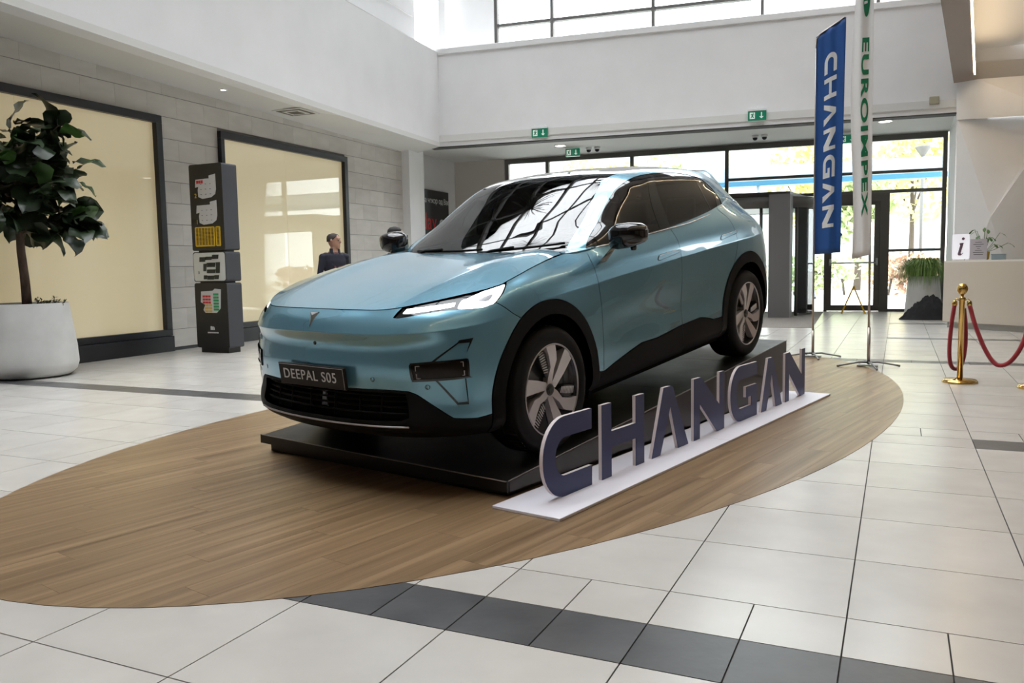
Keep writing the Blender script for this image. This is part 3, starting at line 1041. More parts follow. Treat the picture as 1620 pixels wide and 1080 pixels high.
MB().hexa([(.97, 18.5, 0), (1.5, 18.5, 0), (1.5, 22.0, 0), (1.02, 22.0, 0)], [(.97, 18.5, 4.2), (1.5, 18.5, 4.2), (1.5, 22.0, 4.2), (1.02, 22.0, 4.2)]).build('wall_right_entrance', white_wall, kind='structure')

# ------------------------------------------------------------------ entrance glazing
GA, GB = Vector((-9.84, 20.86, 0)), Vector((.98, 21.855, 0))
gdir = (GB - GA).normalized()
GROT = math.atan2(gdir.y, gdir.x)
GLN = (GB - GA).length


def gx(x): return (x - GA.x) / gdir.x       # world x -> along the glazing


gl = empty('window_6', GA, GROT, kind='structure')
mul = [gx(-9.82) + .03, gx(-8.64), gx(-6.34), gx(-3.95), gx(.95)]
MB().box(0, GLN, -.06, .08, 4.02, 4.15).build('head_rail', alu_grey, gl)
MB().box(0, .10, -.06, .08, 0, 4.02).build('jamb', alu_grey, gl)
MB().box(GLN - .09, GLN, -.06, .08, 0, 4.02).build('jamb', alu_grey, gl)
for m_ in mul[1:4]:
    MB().box(m_ - .045, m_ + .045, -.06, .08, 0 if m_ < gx(-4) else 2.86, 4.02).build('mullion', alu_grey, gl)
MB().box(mul[3], GLN - .09, -.05, .07, 3.26, 3.33).build('transom', alu_grey, gl)
MB().box(0, GLN - .09, -.05, .07, 2.80, 2.88).build('transom', alu_grey, gl)
dL, dR = gx(-1.57), gx(-.31)
MB().box(dR, GLN - .09, -.05, .07, 1.42, 1.48).build('transom', alu_grey, gl)
MB().box(dR, GLN - .09, -.05, .07, 0, .06).build('sill_rail', alu_grey, gl)
edges_x = [.10, mul[1], mul[2], mul[3], GLN - .09]
for p, q in zip(edges_x[:-1], edges_x[1:]):
    MB().box(p + .04, q - .04, .005, .015, 2.88, 3.26 if p > mul[2] else 4.02).build('pane', clear_pane, gl)
MB().box(mul[3] + .04, GLN - .09, .005, .015, 3.33, 4.02).build('pane', clear_pane, gl)
for p, q in zip([.10, mul[1], mul[2]], [mul[1], mul[2], mul[3]]):
    MB().box(p + .04, q - .04, .005, .015, .06, 2.80).build('pane', clear_pane, gl)
MB().box(dR, GLN - .09, .005, .015, .06, 1.42).build('pane', clear_pane, gl)
MB().box(dR, GLN - .09, .005, .015, 1.48, 2.80).build('pane', clear_pane, gl)
MB().box(mul[3] + .04, dL - .07, .005, .015, .06, 2.80).build('pane', clear_pane, gl)
# hinged door
dr = empty('door_1', GA, GROT, kind='structure')
door_grey = mat('door_taupe', (.105, .098, .092), rough=.45, metal=.3)
MB().box(dL - .07, dL, -.07, .09, 0, 2.80).build('door_post', door_grey, dr)
MB().box(dR - .10, dR + .10, -.07, .09, 0, 2.80).build('door_post', door_grey, dr)
MB().box(dL, dR - .10, -.07, .09, 2.62, 2.80).build('door_head', door_grey, dr)
MB().box(dL, dL + .10, -.04, .05, .02, 2.62).build('stile', door_grey, dr)
MB().box(dR - .22, dR - .10, -.04, .05, .02, 2.62).build('stile', door_grey, dr)
MB().box(dL + .10, dR - .22, -.04, .05, .02, .15).build('bottom_rail', door_grey, dr)
MB().box(dL + .10, dR - .22, -.04, .05, 2.54, 2.62).build('top_rail', door_grey, dr)
MB().box(dL + .10, dR - .22, .0, .01, .15, 2.54).build('pane', clear_pane, dr)
bar = MB().tube([(dL + .06, -.10, 1.17), (dR - .16, -.10, 1.17)], .018, 10)
bar.tube([(dL + .06, -.10, 1.10), (dL + .06, -.10, 1.28)], .03, 10).tube([(dR - .16, -.10, 1.10), (dR - .16, -.10, 1.28)], .03, 10)
bar.build('push_bar', mat('steel_bar', (.55, .55, .56), rough=.3, metal=1), dr)
MB().lathe([(.001, .004), (.05, .004), (.05, 0)], 20).build('round_sticker', mat('sticker_brown', (.10, .05, .045), rough=.5), dr).matrix_local = Matrix.Translation((dL + .28, -.004, 1.86)) @ Matrix.Rotation(PI / 2, 4, 'X')
# sliding/revolving entrance: grey pillar, curved glass, head box
rv = empty('door_2', (0, 0, 0), kind='structure')
pil = mat('grey_pillar', (.155, .150, .150), rough=.6, metal=.1)
MB().hexa([(-2.57, 18.80, 0), (-2.13, 18.84, 0), (-2.13, 19.35, 0), (-2.57, 19.31, 0)], [(-2.57, 18.80, 2.68), (-2.13, 18.84, 2.68), (-2.13, 19.35, 2.68), (-2.57, 19.31, 2.68)]).build('pillar', pil, rv)
MB().hexa([(-6.6, 19.0, 2.42), (-2.2, 19.4, 2.42), (-2.0, 21.5, 2.42), (-6.6, 21.1, 2.42)], [(-6.6, 19.0, 2.78), (-2.2, 19.4, 2.78), (-2.0, 21.5, 2.78), (-6.6, 21.1, 2.78)]).build('head_box', door_grey, rv)
for ang in range(8):
    a0 = math.radians(-80 + ang * 19); a1 = math.radians(-80 + (ang + 1) * 19)
    cx, cy_ = -3.0, 20.4
    p, q = (cx + 1.25 * math.cos(a0), cy_ + 1.25 * math.sin(a0)), (cx + 1.25 * math.cos(a1), cy_ + 1.25 * math.sin(a1))
    MB().hexa([(p[0], p[1], .05), (q[0], q[1], .05), (q[0] - .01, q[1], .05), (p[0] - .01, p[1], .05)], [(p[0], p[1], 2.5), (q[0], q[1], 2.5), (q[0] - .01, q[1], 2.5), (p[0] - .01, p[1], 2.5)]).build('curved_pane', clear_pane, rv)
for a in (-80, -42, 72):
    a0 = math.radians(a)
    MB().tube([(-3.0 + 1.25 * math.cos(a0), 20.4 + 1.25 * math.sin(a0), 0), (-3.0 + 1.25 * math.cos(a0), 20.4 + 1.25 * math.sin(a0), 2.6)], .035, 8).build('glass_post', door_grey, rv)
MB().lathe([(1.30, 2.42), (1.34, 2.42), (1.34, 2.66), (1.30, 2.66)], 40, c=(-3.0, 20.4, 0), cap=False).build('drum_rim', alu_grey, rv)
MB().box(-6.6, -6.5, 19.0, 21.0, 0, 2.6).build('glass_post', door_grey, rv)
MB().box(-4.75, -4.65, 19.05, 19.15, 0, 2.6).build('glass_post', door_grey, rv)
mt_ = MB().hexa([(-6.8, 15.9, 0), (-1.40, 16.0, 0), (-1.62, 21.3, 0), (-6.8, 20.9, 0)], [(-6.8, 15.9, .008), (-1.40, 16.0, .008), (-1.62, 21.3, .008), (-6.8, 20.9, .008)]).build('entrance_mat', mat_grey, label='grey brown entrance mat in front of the glass doors', cat='mat')

# ------------------------------------------------------------------ outside the glass
pave = mat('pale_paving', (.62, .61, .58), rough=.8)
noise_colour(pave, (.76, .75, .72), (.84, .83, .80), (.8, .8, .8))
MB().box(-70, 70, 22.25, 110, -.20, -.03).build('ground_outside', pave, kind='structure')
render_pale = mat('building_render', (.68, .66, .62), rough=.85)
brick = mat('building_brick', (.58, .40, .34), rough=.85)
pane_far = mat('far_window_glass', (.30, .33, .36), rough=.1)
frame_far = mat('far_window_frame', (.75, .75, .75), rough=.6)
leaf_yellow = mat('autumn_leaf', (.42, .36, .05), rough=.6)
noise_colour(leaf_yellow, (.50, .50, .20), (.72, .62, .28), (.8, .8, .8))  # paled: overexposed daylight put into the leaf colour
leaf_green = mat('summer_leaf', (.13, .22, .04), rough=.6)
noise_colour(leaf_green, (.34, .42, .20), (.50, .54, .28), (.8, .8, .8))  # also paled, outdoor glare painted into the green
leaf_red = mat('red_shrub_leaf', (.36, .13, .06), rough=.6)
noise_colour(leaf_red, (.50, .38, .24), (.62, .36, .28), (1.5, 1.5, 1.5))
bark = mat('tree_bark', (.09, .07, .055), rough=.9)


def house(name, x0, x1, y0, y1, h, m, cols, storeys, label, brick_cols=()):
    b = empty(name, ((x0 + x1) / 2, y0, 0), label=label, cat='building')
    w = x1 - x0
    MB().box(-w / 2, w / 2, 0, y1 - y0, 0, h).build('walls', m, b)
    MB().box(-w / 2 - .3, w / 2 + .3, -.3, y1 - y0, h, h + .35).build('roof', render_pale, b)
    fh = h / storeys
    for s_ in range(storeys):
        for c_ in range(cols):
            xc = -w / 2 + w * (c_ + .5) / cols
            ww = min(1.7, w / cols * .5)
            f = MB().box(xc - ww / 2 - .08, xc + ww / 2 + .08, -.07, 0, s_ * fh + .9, s_ * fh + 2.4).build('window', frame_far, b)
            MB().box(xc - ww / 2, xc - .03, -.09, -.06, s_ * fh + 1.0, s_ * fh + 2.3).build('pane', pane_far, f)
            MB().box(xc + .03, xc + ww / 2, -.09, -.06, s_ * fh + 1.0, s_ * fh + 2.3).build('pane', pane_far, f)
            if c_ in brick_cols:
                MB().box(xc - w / cols * .48, xc + w / cols * .48, -1.1, -.95, s_ * fh + .0, s_ * fh + .95).build('balcony_front', brick, b)
                MB().box(xc - w / cols * .48, xc + w / cols * .48, -1.1, 0, s_ * fh - .12, s_ * fh + .02).build('balcony_slab', render_pale, b)
    return b


house('apartment_block', -6.5, 12.5, 62, 74, 21, render_pale, 6, 7, 'pale apartment block with brick balconies seen through the entrance glass', (1, 3, 4))
house('apartment_block', -46, -9.0, 70, 82, 18, render_pale, 10, 6, 'long pale apartment block behind the trees at the far left of the glass', (2, 5, 8))


def crown_mesh(name, n, rx, ry, rz, leaf, m, seed):
    rnd = random.Random(seed)
    mb = MB()
    lobes = [(rnd.uniform(-.55, .55) * rx, rnd.uniform(-.55, .55) * ry, rnd.uniform(-.5, .5) * rz, rnd.uniform(.35, .6)) for _ in range(9)]
    for _ in range(n):
        l = rnd.choice(lobes)
        while True:
            d = Vector((rnd.gauss(0, 1), rnd.gauss(0, 1), rnd.gauss(0, 1)))
            if d.length > .1: break
        d.normalize()
        r = l[3] * rnd.uniform(.75, 1.0)
        c = Vector((l[0] + d.x * rx * r, l[1] + d.y * ry * r, l[2] + d.z * rz * r))
        a = Vector((rnd.gauss(0, 1), rnd.gauss(0, 1), rnd.gauss(0, 1))).normalized() * leaf
        b = a.cross(Vector((rnd.gauss(0, 1), rnd.gauss(0, 1), rnd.gauss(0, 1)))).normalized() * leaf * .55
        mb.add([c - a, c + b, c + a, c - b], [(0, 1, 2, 3)])
    return mb.mesh(name, m)


def tree(x, y, h, rx, rz, m, seed, label):
    t = empty('street_tree', (x, y, -.03), label=label, cat='tree', group='trees outside the entrance')
    MB().tube([(0, 0, 0), (.05, .03, h * .4), (-.04, .05, h * .75)], [.16, .12, .05], 8).build('trunk', bark, t)
    for k in range(3):
        a = k * 2.1 + seed
        MB().tube([(.03, .02, h * .42), (rx * .5 * math.cos(a), rx * .5 * math.sin(a), h * .72)], [.07, .02], 6).build('branch', bark, t)
    me = crown_mesh('crown', 1500, rx, rx, rz, .20, m, seed)
    link('crown', me, t, kind='stuff').location = (0, 0, h - rz * .85)
    return t


for (x, y, h, rx, rz, m, sd, lb) in (
        (-4.0, 44, 7.5, 2.6, 2.8, leaf_yellow, 3, 'yellow autumn tree seen through the glass door'),
        (-1.6, 39, 5.4, 1.7, 2.0, leaf_green, 4, 'green street tree left of the door banner outside'),
        (.6, 50, 9.0, 2.8, 3.2, leaf_yellow, 5, 'tall yellow tree in front of the apartment block'),
        (4.4, 46, 6.4, 2.0, 2.2, leaf_yellow, 6, 'orange yellow tree at the far right of the glazing'),
        (-9.5, 42, 7.0, 2.8, 2.6, leaf_green, 8, 'green tree outside behind the car roof'),
        (-15.0, 46, 8.0, 3.2, 3.0, leaf_yellow, 9, 'broad yellow tree outside the far left glazing')):
    tree(x, y, h, rx, rz, m, sd, lb)
for k, (x, y, m, lb) in enumerate(((-2.6, 33.5, leaf_green, 'low green hedge outside left of the glass door'), (.7, 33.0, leaf_red, 'reddish flowering hedge outside the right hand pane'), (3.4, 33.4, leaf_red, 'reddish hedge outside beside the entrance jamb'), (-6.8, 34, leaf_green, 'low green hedge outside behind the grey pillar'))):
    h_ = empty('street_hedge', (x, y, -.03), label=lb, cat='hedge', group='hedges outside the entrance')
    link('foliage', crown_mesh('foliage', 900, 1.9, .7, .8, .13, m, 20 + k), h_, kind='stuff').location = (0, 0, .75)
    MB().tube([(-1, 0, 0), (-.9, 0, .6)], .05, 6).build('stem', bark, h_)
    MB().tube([(.8, 0, 0), (.7, 0, .6)], .05, 6).build('stem', bark, h_)
# canopy over the pavement with its blue band
cn = empty('entrance_canopy', (-1.8, 25.6, 0), math.radians(4.7), label='pale blue canopy with a dark blue edge above the outside doors', cat='canopy')
canopy_pale = mat('canopy_pale_blue', (.45, .55, .63), rough=.5)
canopy_blue = mat('canopy_blue', (.06, .22, .36), rough=.5)
MB().box(-6.5, 3.3, 0, .25, 3.62, 4.05).build('fascia', canopy_pale, cn)
MB().box(-6.5, 3.3, -.02, .25, 3.48, 3.62).build('edge_band', canopy_blue, cn)
for xx in (-6.3, -2.0, 3.1):
    MB().tube([(xx, .12, 0), (xx, .12, 3.5)], .05, 8).build('canopy_post', frame_far, cn)
# street lamp
sl = empty('street_lamp', (.78, 36, -.03), label='slim grey street lamp post outside the right hand pane', cat='lamp')
MB().tube([(0, 0, 0), (0, 0, 5.2)], .06, 8).build('pole', alu_grey, sl)
MB().lathe([(.05, 5.2), (.28, 5.55), (.30, 5.6), (.05, 5.65)], 16).build('lamp_head', alu_grey, sl)

# ------------------------------------------------------------------ display ramp under the car
ramp_black = mat('ramp_black', (.010, .009, .009), rough=.36, spec=.4)
noise_colour(ramp_black, (.007, .0065, .0065), (.014, .013, .013), (6, 6, 6), bump=.05, bump_scale=(25, 25, 25), rough_var=.10)
ramp_side = mat('ramp_side_panel', (.045, .040, .040), rough=.38, spec=.5)
ramp_edge = mat('ramp_edge_strip', (.25, .22, .21), rough=.35, metal=.6)


def car_w(l):
    return Vector((np.array(CAR_O) + np.array(l) @ CAR_M).tolist())


RXL, RXR, RY0, RY1 = -1.06, .985, -.515, 3.66
ramp = empty('display_ramp', tuple(car_w((0, 1.5, 0)) * 1.0), label='low black wooden ramp carrying the teal car', cat='ramp')
ramp.location = (0, 0, 0)
tops = [car_w((RXL, RY0, -.002)), car_w((RXR, RY0, -.002)), car_w((RXR, RY1, -.002)), car_w((RXL, RY1, -.002))]
ins = .03
lows = [car_w((RXL + ins, RY0 + ins, 0)), car_w((RXR - ins, RY0 + ins, 0)), car_w((RXR - ins, RY1 - ins, 0)), car_w((RXL + ins, RY1 - ins, 0))]


def dn(p, z): return Vector((p[0], p[1], z))


# top boards (four, seams across)
cuts = [RY0, .55, 1.60, 2.65, RY1]
for a, b in zip(cuts[:-1], cuts[1:]):
    g = .0015
    t4 = [car_w((x, y, -.002)) for x, y in ((RXL, a + g), (RXR, a + g), (RXR, b - g), (RXL, b - g))]
    MB().hexa([p - Vector((0, 0, .028)) for p in t4], t4).build('top_board', ramp_black, ramp)
body = MB()
body.hexa([dn(p, .004) for p in lows], [p - Vector((0, 0, .03)) for p in lows])
body.build('ramp_body', ramp_black, ramp)
# side panel of the near flank, clear of the floor
A_, B_ = car_w((RXR - .006, RY0 + .004, 0)), car_w((RXR - .006, RY1 - .004, 0))
for a, b in ((0, .34), (.34, .67), (.67, 1)):
    p, q = A_.lerp(B_, a), A_.lerp(B_, b)
    o = Vector((CAR_M[0][0], CAR_M[0][1], 0)) * .012
    e = (q - p).normalized() * .002
    p, q = p + e, q - e
    MB().hexa([dn(p, .035), dn(p + o, .035), dn(q + o, .035), dn(q, .035)], [p - Vector((0, 0, .006)), p + o - Vector((0, 0, .006)), q + o - Vector((0, 0, .006)), q - Vector((0, 0, .006))]).build('side_panel', ramp_side, ramp)
# front lip
A_, B_ = car_w((RXL - .015, RY0 - .004, 0)), car_w((RXR + .006, RY0 - .004, 0))
o = Vector((-CAR_M[1][0], -CAR_M[1][1], 0)).normalized() * .014
MB().hexa([A_ - Vector((0, 0, .055)), B_ - Vector((0, 0, .055)), B_ + o - Vector((0, 0, .055)), A_ + o - Vector((0, 0, .055))], [A_, B_, B_ + o, A_ + o]).build('front_lip', ramp_black, ramp)
for l0, l1 in (((RXR + .004, RY0, 0), (RXR + .004, RY1, 0)), ((RXL, RY0 - .016, 0), (RXR, RY0 - .016, 0))):
    MB().tube([car_w(l0), car_w(l1)], .0035, 6).build('edge_strip', ramp_edge, ramp)

# ------------------------------------------------------------------ standing letters on their white board
SB0, SHEAD = Vector((-1.590, 3.588, 0)), math.radians(11.514)
board_white = mat('foam_board_white', (.72, .70, .76), rough=.5)
letter_blue = mat('letter_blue', (.040, .052, .150), rough=.42, spec=.4)
letter_edge = mat('letter_edge_pink', (.66, .58, .58), rough=.5)
for k, (t0, t1) in enumerate(((-.05, 2.02), (2.024, 4.37))):
    b = MB().box(-.20, .20, t0, t1, .0028, .018).build('sign_board', board_white, None, label=('nearer' if k == 0 else 'farther') + ' half of the white foam base board under the standing letters', cat='board', group='base boards of the letters', bevel=.002, seg=1)
    b.location = SB0
    b.rotation_euler = (0, 0, -SHEAD)
LH = .415


def arc(cx, cz, rx, rz, a0, a1, n=10):
    return [(cx + rx * math.cos(math.radians(a0 + (a1 - a0) * k / n)), cz + rz * math.sin(math.radians(a0 + (a1 - a0) * k / n))) for k in range(n + 1)]


def letter(ch, w):
    H, s = LH, .105
    if ch == 'C':
        r = .20
        return [(w, H)] + arc(r, H - r, r, r, 90, 180) + arc(r, r, r, r, 180, 270) + [(w, 0), (w, .108)] + arc(.205, .108 + .095, .095, .095, 270, 180, 8) + arc(.205, H - .108 - .095, .095, .095, 180, 90, 8) + [(w, H - .108)]
    if ch == 'G':
        r = .20
        return [(w, H)] + arc(r, H - r, r, r, 90, 180) + arc(r, r, r, r, 180, 270) + [(w, 0), (w, .245), (w - .23, .245), (w - .23, .165), (w - .125, .165), (w - .125, .095)] + arc(.20, .095 + .085, .085, .085, 270, 180, 8) + arc(.20, H - .10 - .085, .085, .085, 180, 90, 8) + [(w, H - .10)]
    if ch == 'H':
        return [(0, 0), (s, 0), (s, .165), (w - s, .165), (w - s, 0), (w, 0), (w, H), (w - s, H), (w - s, .255), (s, .255), (s, H), (0, H)]
    if ch == 'A':
        return [(0, 0), (.115, 0), (w * .49, .285), (w - .155, 0), (w, 0), (w * .60, H - .05), (w * .555, H - .008), (w * .50, H), (w * .31, H)]
    if ch == 'N':
        return [(0, 0), (.095, 0), (.095, .235), (w - .125, 0), (w, .005), (w, H), (w - .085, H), (w - .085, .185), (.11, H), (0, H)]


spots = (('C', .093, .557), ('H', .664, 1.160), ('A', 1.258, 1.781), ('N', 1.87, 2.386), ('G', 2.504, 3.041), ('A', 3.138, 3.629), ('N', 3.709, 4.237))
words = ('first letter C of the row of dark blue standing letters', 'second letter H of the dark blue row between C and A', 'third letter A of the dark blue row between H and N', 'fourth letter N in the middle of the dark blue row', 'fifth letter G of the dark blue row before the second A', 'sixth letter A of the dark blue row next to the last N', 'last letter N at the far end of the dark blue row')
for (ch, t0, t1), lb in zip(spots, words):
    root = empty('standing_letter', SB0 + Vector((math.sin(SHEAD), math.cos(SHEAD), 0)) * t0, -SHEAD, label=lb, cat='letter', group='dark blue standing letters beside the ramp')
    root.location.z = .018
    pol = letter(ch, t1 - t0)
    MB().prism(pol, lambda a, b, d: (d, a, b), -.011, .009).build('letter_core', letter_edge, root, fix=True)
    MB().prism(pol, lambda a, b, d: (d, a, b), .0091, .0116).build('blue_face', letter_blue, root, fix=True)

# ------------------------------------------------------------------ banners
def cloth(name, pts_fn, nu, nv, m, parent, th=.003):
    vs, fs = [], []
    for sgn in (0, 1):
        for i in range(nu + 1):
            for j in range(nv + 1):
                p = Vector(pts_fn(i / nu, j / nv))
                q = Vector(pts_fn(min(1, i / nu + .01), j / nv)) - Vector(pts_fn(max(0, i / nu - .01), j / nv))
                n = Vector((-q.y, q.x, 0)).normalized()
                vs.append(p + n * (th if sgn else 0))
    N = (nu + 1) * (nv + 1)
    for i in range(nu):
        for j in range(nv):
            a = i * (nv + 1) + j
            fs.append((a, a + 1, a + nv + 2, a + nv + 1))
            fs.append((a + N, a + N + nv + 1, a + N + nv + 2, a + N + 1))
    rim = [i * (nv + 1) for i in range(nu + 1)] + [nu * (nv + 1) + j for j in range(1, nv + 1)] + [i * (nv + 1) + nv for i in range(nu - 1, -1, -1)] + [j for j in range(nv - 1, 0, -1)]
    for k in range(len(rim)):
        a, b = rim[k], rim[(k + 1) % len(rim)]
        fs.append((a, b, b + N, a + N))
    return MB().add(vs, fs, True).build(name, m, parent)


banner_blue = mat('banner_blue', (.012, .085, .32), rough=.55, sheen=.2)
banner_white = mat('banner_white', (.86, .86, .86), rough=.6)
banner_green = mat('banner_green', (.01, .20, .09), rough=.6)
steel = mat('pole_steel', (.42, .37, .33), rough=.35, metal=.8)
foot_grey = mat('banner_foot', (.22, .22, .22), rough=.45, metal=.4)
ink_white = mat('banner_ink_white', (.80, .82, .84), rough=.5)


def text_on(parent, s, size, spacing, fn, m, wd=1.0, length=None, name='lettering'):
    """lettering wrapped onto cloth: fn(along, across, lift) -> point; text runs along the first axis"""
    me = text_mesh(s, size, .0, spacing, wd=1.0, bold=.006)
    xs = [v.co.x for v in me.vertices]; ys = [v.co.y for v in me.vertices]
    L = max(xs) - min(xs); Hh = max(ys) - min(ys)
    bm = bmesh.new(); bm.from_mesh(me)
    bmesh.ops.triangulate(bm, faces=bm.faces)
    bmesh.ops.subdivide_edges(bm, edges=[e for e in bm.edges if e.calc_length() > .03], cuts=2)
    bm.to_mesh(me); bm.free()
    for v in me.vertices:
        a = (v.co.x - min(xs)) / L; b = (v.co.y - min(ys)) / Hh
        v.co = fn(a, b)
    me.materials.clear(); me.materials.append(m)
    o = link(name, me, parent, kind='stuff')
    return o


b1 = empty('feather_banner', (-.95, 10.99, 0), label='blue cloth feather banner with white lettering behind the ramp', cat='banner', group='feather banners by the entrance')
MB().tube([(0, 0, .03), (-.005, 0, 1.2), (-.012, 0, 2.6), (-.015, 0, 3.86)], [.014, .012, .009, .007], 10).build('pole', steel, b1)
MB().tube([(-.015, 0, 3.80), (-.010, 0, 3.90), (.03, .002, 3.96), (.31, .03, 4.13)], .008, 8).build('top_arm', steel, b1)
MB().tube([(0, 0, .04), (0, 0, .34)], .017, 10).build('pole_socket', steel, b1)


def flag1(u, v):
    zb = 1.29 + .02 * u
    zt = 3.93 + .20 * u
    z = zb + (zt - zb) * v
    wdt = .335 - .03 * (1 - v)
    return (-.005 + wdt * u - .008 * v, .03 * u + .022 * math.sin(u * 9 + 1.2 * v) * (1.15 - v) + .006 * math.sin(u * 17 + 3 * v), z)


cloth('flag', flag1, 26, 40, banner_blue, b1)
for (ch, t0, t1) in spots:
    pol = letter(ch, t1 - t0)
    tri = geometry.tessellate_polygon([[Vector((a, b, 0)) for a, b in pol]])
    bm = bmesh.new()
    bv = [bm.verts.new((a, b, 0)) for a, b in pol]
    for t in tri: bm.faces.new([bv[i] for i in t])
    for _ in range(2): bmesh.ops.subdivide_edges(bm, edges=[e for e in bm.edges if e.calc_length() > .05], cuts=1, use_grid_fill=False); bmesh.ops.triangulate(bm, faces=bm.faces)
    for v in bm.verts:
        a_, b_ = (t0 + v.co.x) / 4.3, v.co.y / LH
        v.co = Vector(flag1(.30 + .42 * b_, .905 - .80 * a_)) + Vector((0, -.0045, 0))
    me = bpy.data.meshes.new('banner_letter'); bm.to_mesh(me); bm.free()
    me.materials.append(ink_white)
    link('banner_letter', me, b1)


def banner_foot(root):
    for k, a in enumerate((.3, 1.9, 3.4, 5.0)):
        c, s_ = math.cos(a), math.sin(a)
        MB().tube([(0, 0, .05), (.10 * c, .10 * s_, .055), (.24 * c, .24 * s_, .03), (.34 * c, .34 * s_, .010)], [.012, .012, .010, .012], 6).build('foot_leg', foot_grey, root)
    MB().box(-.12, .10, -.05, .05, .010, .022).build('foot_plate', foot_grey, root, bevel=.003)


banner_foot(b1)
b2 = empty('feather_banner', (-.28, 10.15, 0), label='tall narrow white banner with green lettering and leaf emblem', cat='banner', group='feather banners by the entrance')
MB().tube([(0, 0, .03), (-.01, 0, 1.4), (-.02, 0, 3.0), (-.028, 0, 4.5)], [.014, .013, .010, .007], 10).build('pole', steel, b2)
MB().tube([(0, 0, .04), (0, 0, .45)], .018, 10).build('pole_socket', steel, b2)
banner_foot(b2)


def flag2(u, v):
    zb = 1.22 + .05 * u
    z = zb + (4.5 - zb) * v
    bulge = .035 * math.sin(v * 7.5 + .6)
    return (-.205 + .205 * u - .02 * v + bulge * (1 - u) * .6, -.03 + .018 * math.sin(u * 8 + v * 2.2), z)


cloth('flag', flag2, 22, 44, banner_white, b2)
text_on(b2, 'EUROIMPEX', .2, 1.1, lambda a, b: Vector(flag2(.46 + .34 * b, .735 - .60 * a)) + Vector((0, -.006, 0)), banner_green)
lf = MB()
ring_ = [(.5 * math.sin(t) * (1 if t < PI else 1), t) for t in np.linspace(0, 2 * PI, 25)[:-1]]
vs = [Vector(flag2(.62 + .17 * math.sin(t), .865 - .062 * math.cos(t))) + Vector((0, -.006, 0)) for t in np.linspace(0, 2 * PI, 29)[:-1]]
vs.append(Vector(flag2(.62, .865)) + Vector((0, -.006, 0)))
lf.add(vs, [(k, (k + 1) % 28, 28) for k in range(28)])
lf.build('leaf_emblem', banner_green, b2, fix=False)
for dv in (-.012, .006):
    q = [flag2(.49, .865 + dv), flag2(.66, .869 + dv), flag2(.66, .860 + dv), flag2(.49, .856 + dv)]
    MB().add([Vector(p) + Vector((0, -.0075, 0)) for p in q], [(0, 1, 2, 3)]).build('emblem_notch', banner_white, b2, fix=False)

# ------------------------------------------------------------------ rope barrier
brass = mat('polished_brass', (.62, .40, .13), rough=.16, metal=1.0)
velvet = mat('red_velvet', (.30, .008, .016), rough=.75, sheen=.6)


def stanchion(x, y, label):
    s = empty('rope_post', (x, y, 0), label=label, cat='barrier post', group='brass rope posts')
    MB().lathe([(.158, .0), (.160, .012), (.155, .020), (.150, .022), (.145, .032), (.06, .036), (.03, .05)], 40).build('base', brass, s)
    MB().lathe([(.026, .03), (.026, .80), (.031, .805), (.031, .825), (.018, .835), (.014, .855)], 24).build('post', brass, s)
    MB().lathe([(.012, .85), (.028, .862), (.044, .885), (.050, .912), (.044, .940), (.028, .958), (.001, .964)], 24).build('ball', brass, s)
    for a in (2.9, .2):
        c, s_ = math.cos(a), math.sin(a)
        MB().tube([(.028 * c, .028 * s_, .80), (.05 * c, .05 * s_, .815), (.066 * c, .066 * s_, .80), (.064 * c, .064 * s_, .785)], .005, 6).build('hook', brass, s)
    return s


stanchion(.57, 9.08, 'polished brass rope post with a round ball top beside the desk')
stanchion(1.18, 8.85, 'second brass rope post cut off by the picture edge')
r1 = empty('velvet_rope', (.57, 9.08, 0), label='red velvet rope hanging down in a loop behind the brass post', cat='rope', group='red velvet ropes')
pts = [(-.062, .02, .76), (-.085, .03, .55), (-.095, .05, .30), (-.075, .09, .16), (-.03, .14, .115), (.02, .15, .16), (.045, .12, .32), (.04, .07, .55), (.02, .04, .72)]
MB().tube([Vector(p) for p in smooth_poly(pts, 6)], .020, 12).build('rope', velvet, r1)
MB().lathe([(.012, .80), (.022, .79), (.024, .755), (.012, .74)], 14, c=(-.062, .02, 0)).build('end_cap', brass, r1)
r2 = empty('velvet_rope', (.57, 9.08, 0), label='red velvet rope sagging from the brass post out of the picture', cat='rope', group='red velvet ropes')
pts = [(.062, -.02, .76), (.11, -.04, .58), (.19, -.075, .36), (.27, -.11, .22), (.34, -.14, .195), (.42, -.17, .26), (.50, -.20, .44), (.555, -.225, .76)]
MB().tube([Vector(p) for p in smooth_poly(pts, 6)], .021, 12).build('rope', velvet, r2)
MB().lathe([(.012, .80), (.022, .79), (.024, .755), (.012, .74)], 14, c=(.062, -.02, 0)).build('end_cap', brass, r2)

# ------------------------------------------------------------------ information totem of three stacked blocks
totem_black = mat('totem_black', (.014, .014, .015), rough=.42)
totem_side = mat('totem_side', (.050, .052, .062), rough=.45)
map_grey = mat('map_grey', (.56, .56, .58), rough=.6)
map_yellow = mat('map_yellow', (.68, .43, .02), rough=.6)
map_red = mat('map_red', (.55, .03, .04), rough=.6)
map_green = mat('map_green', (.03, .30, .12), rough=.6)
map_gold = mat('map_gold', (.60, .40, .10), rough=.6)
ink_black = mat('map_ink', (.02, .022, .02), rough=.6)
tot = empty('info_totem', (-9.58, 9.27, 0), label='tall black information totem of three stacked blocks with floor plans', cat='totem')
TW, TD = .64, .30


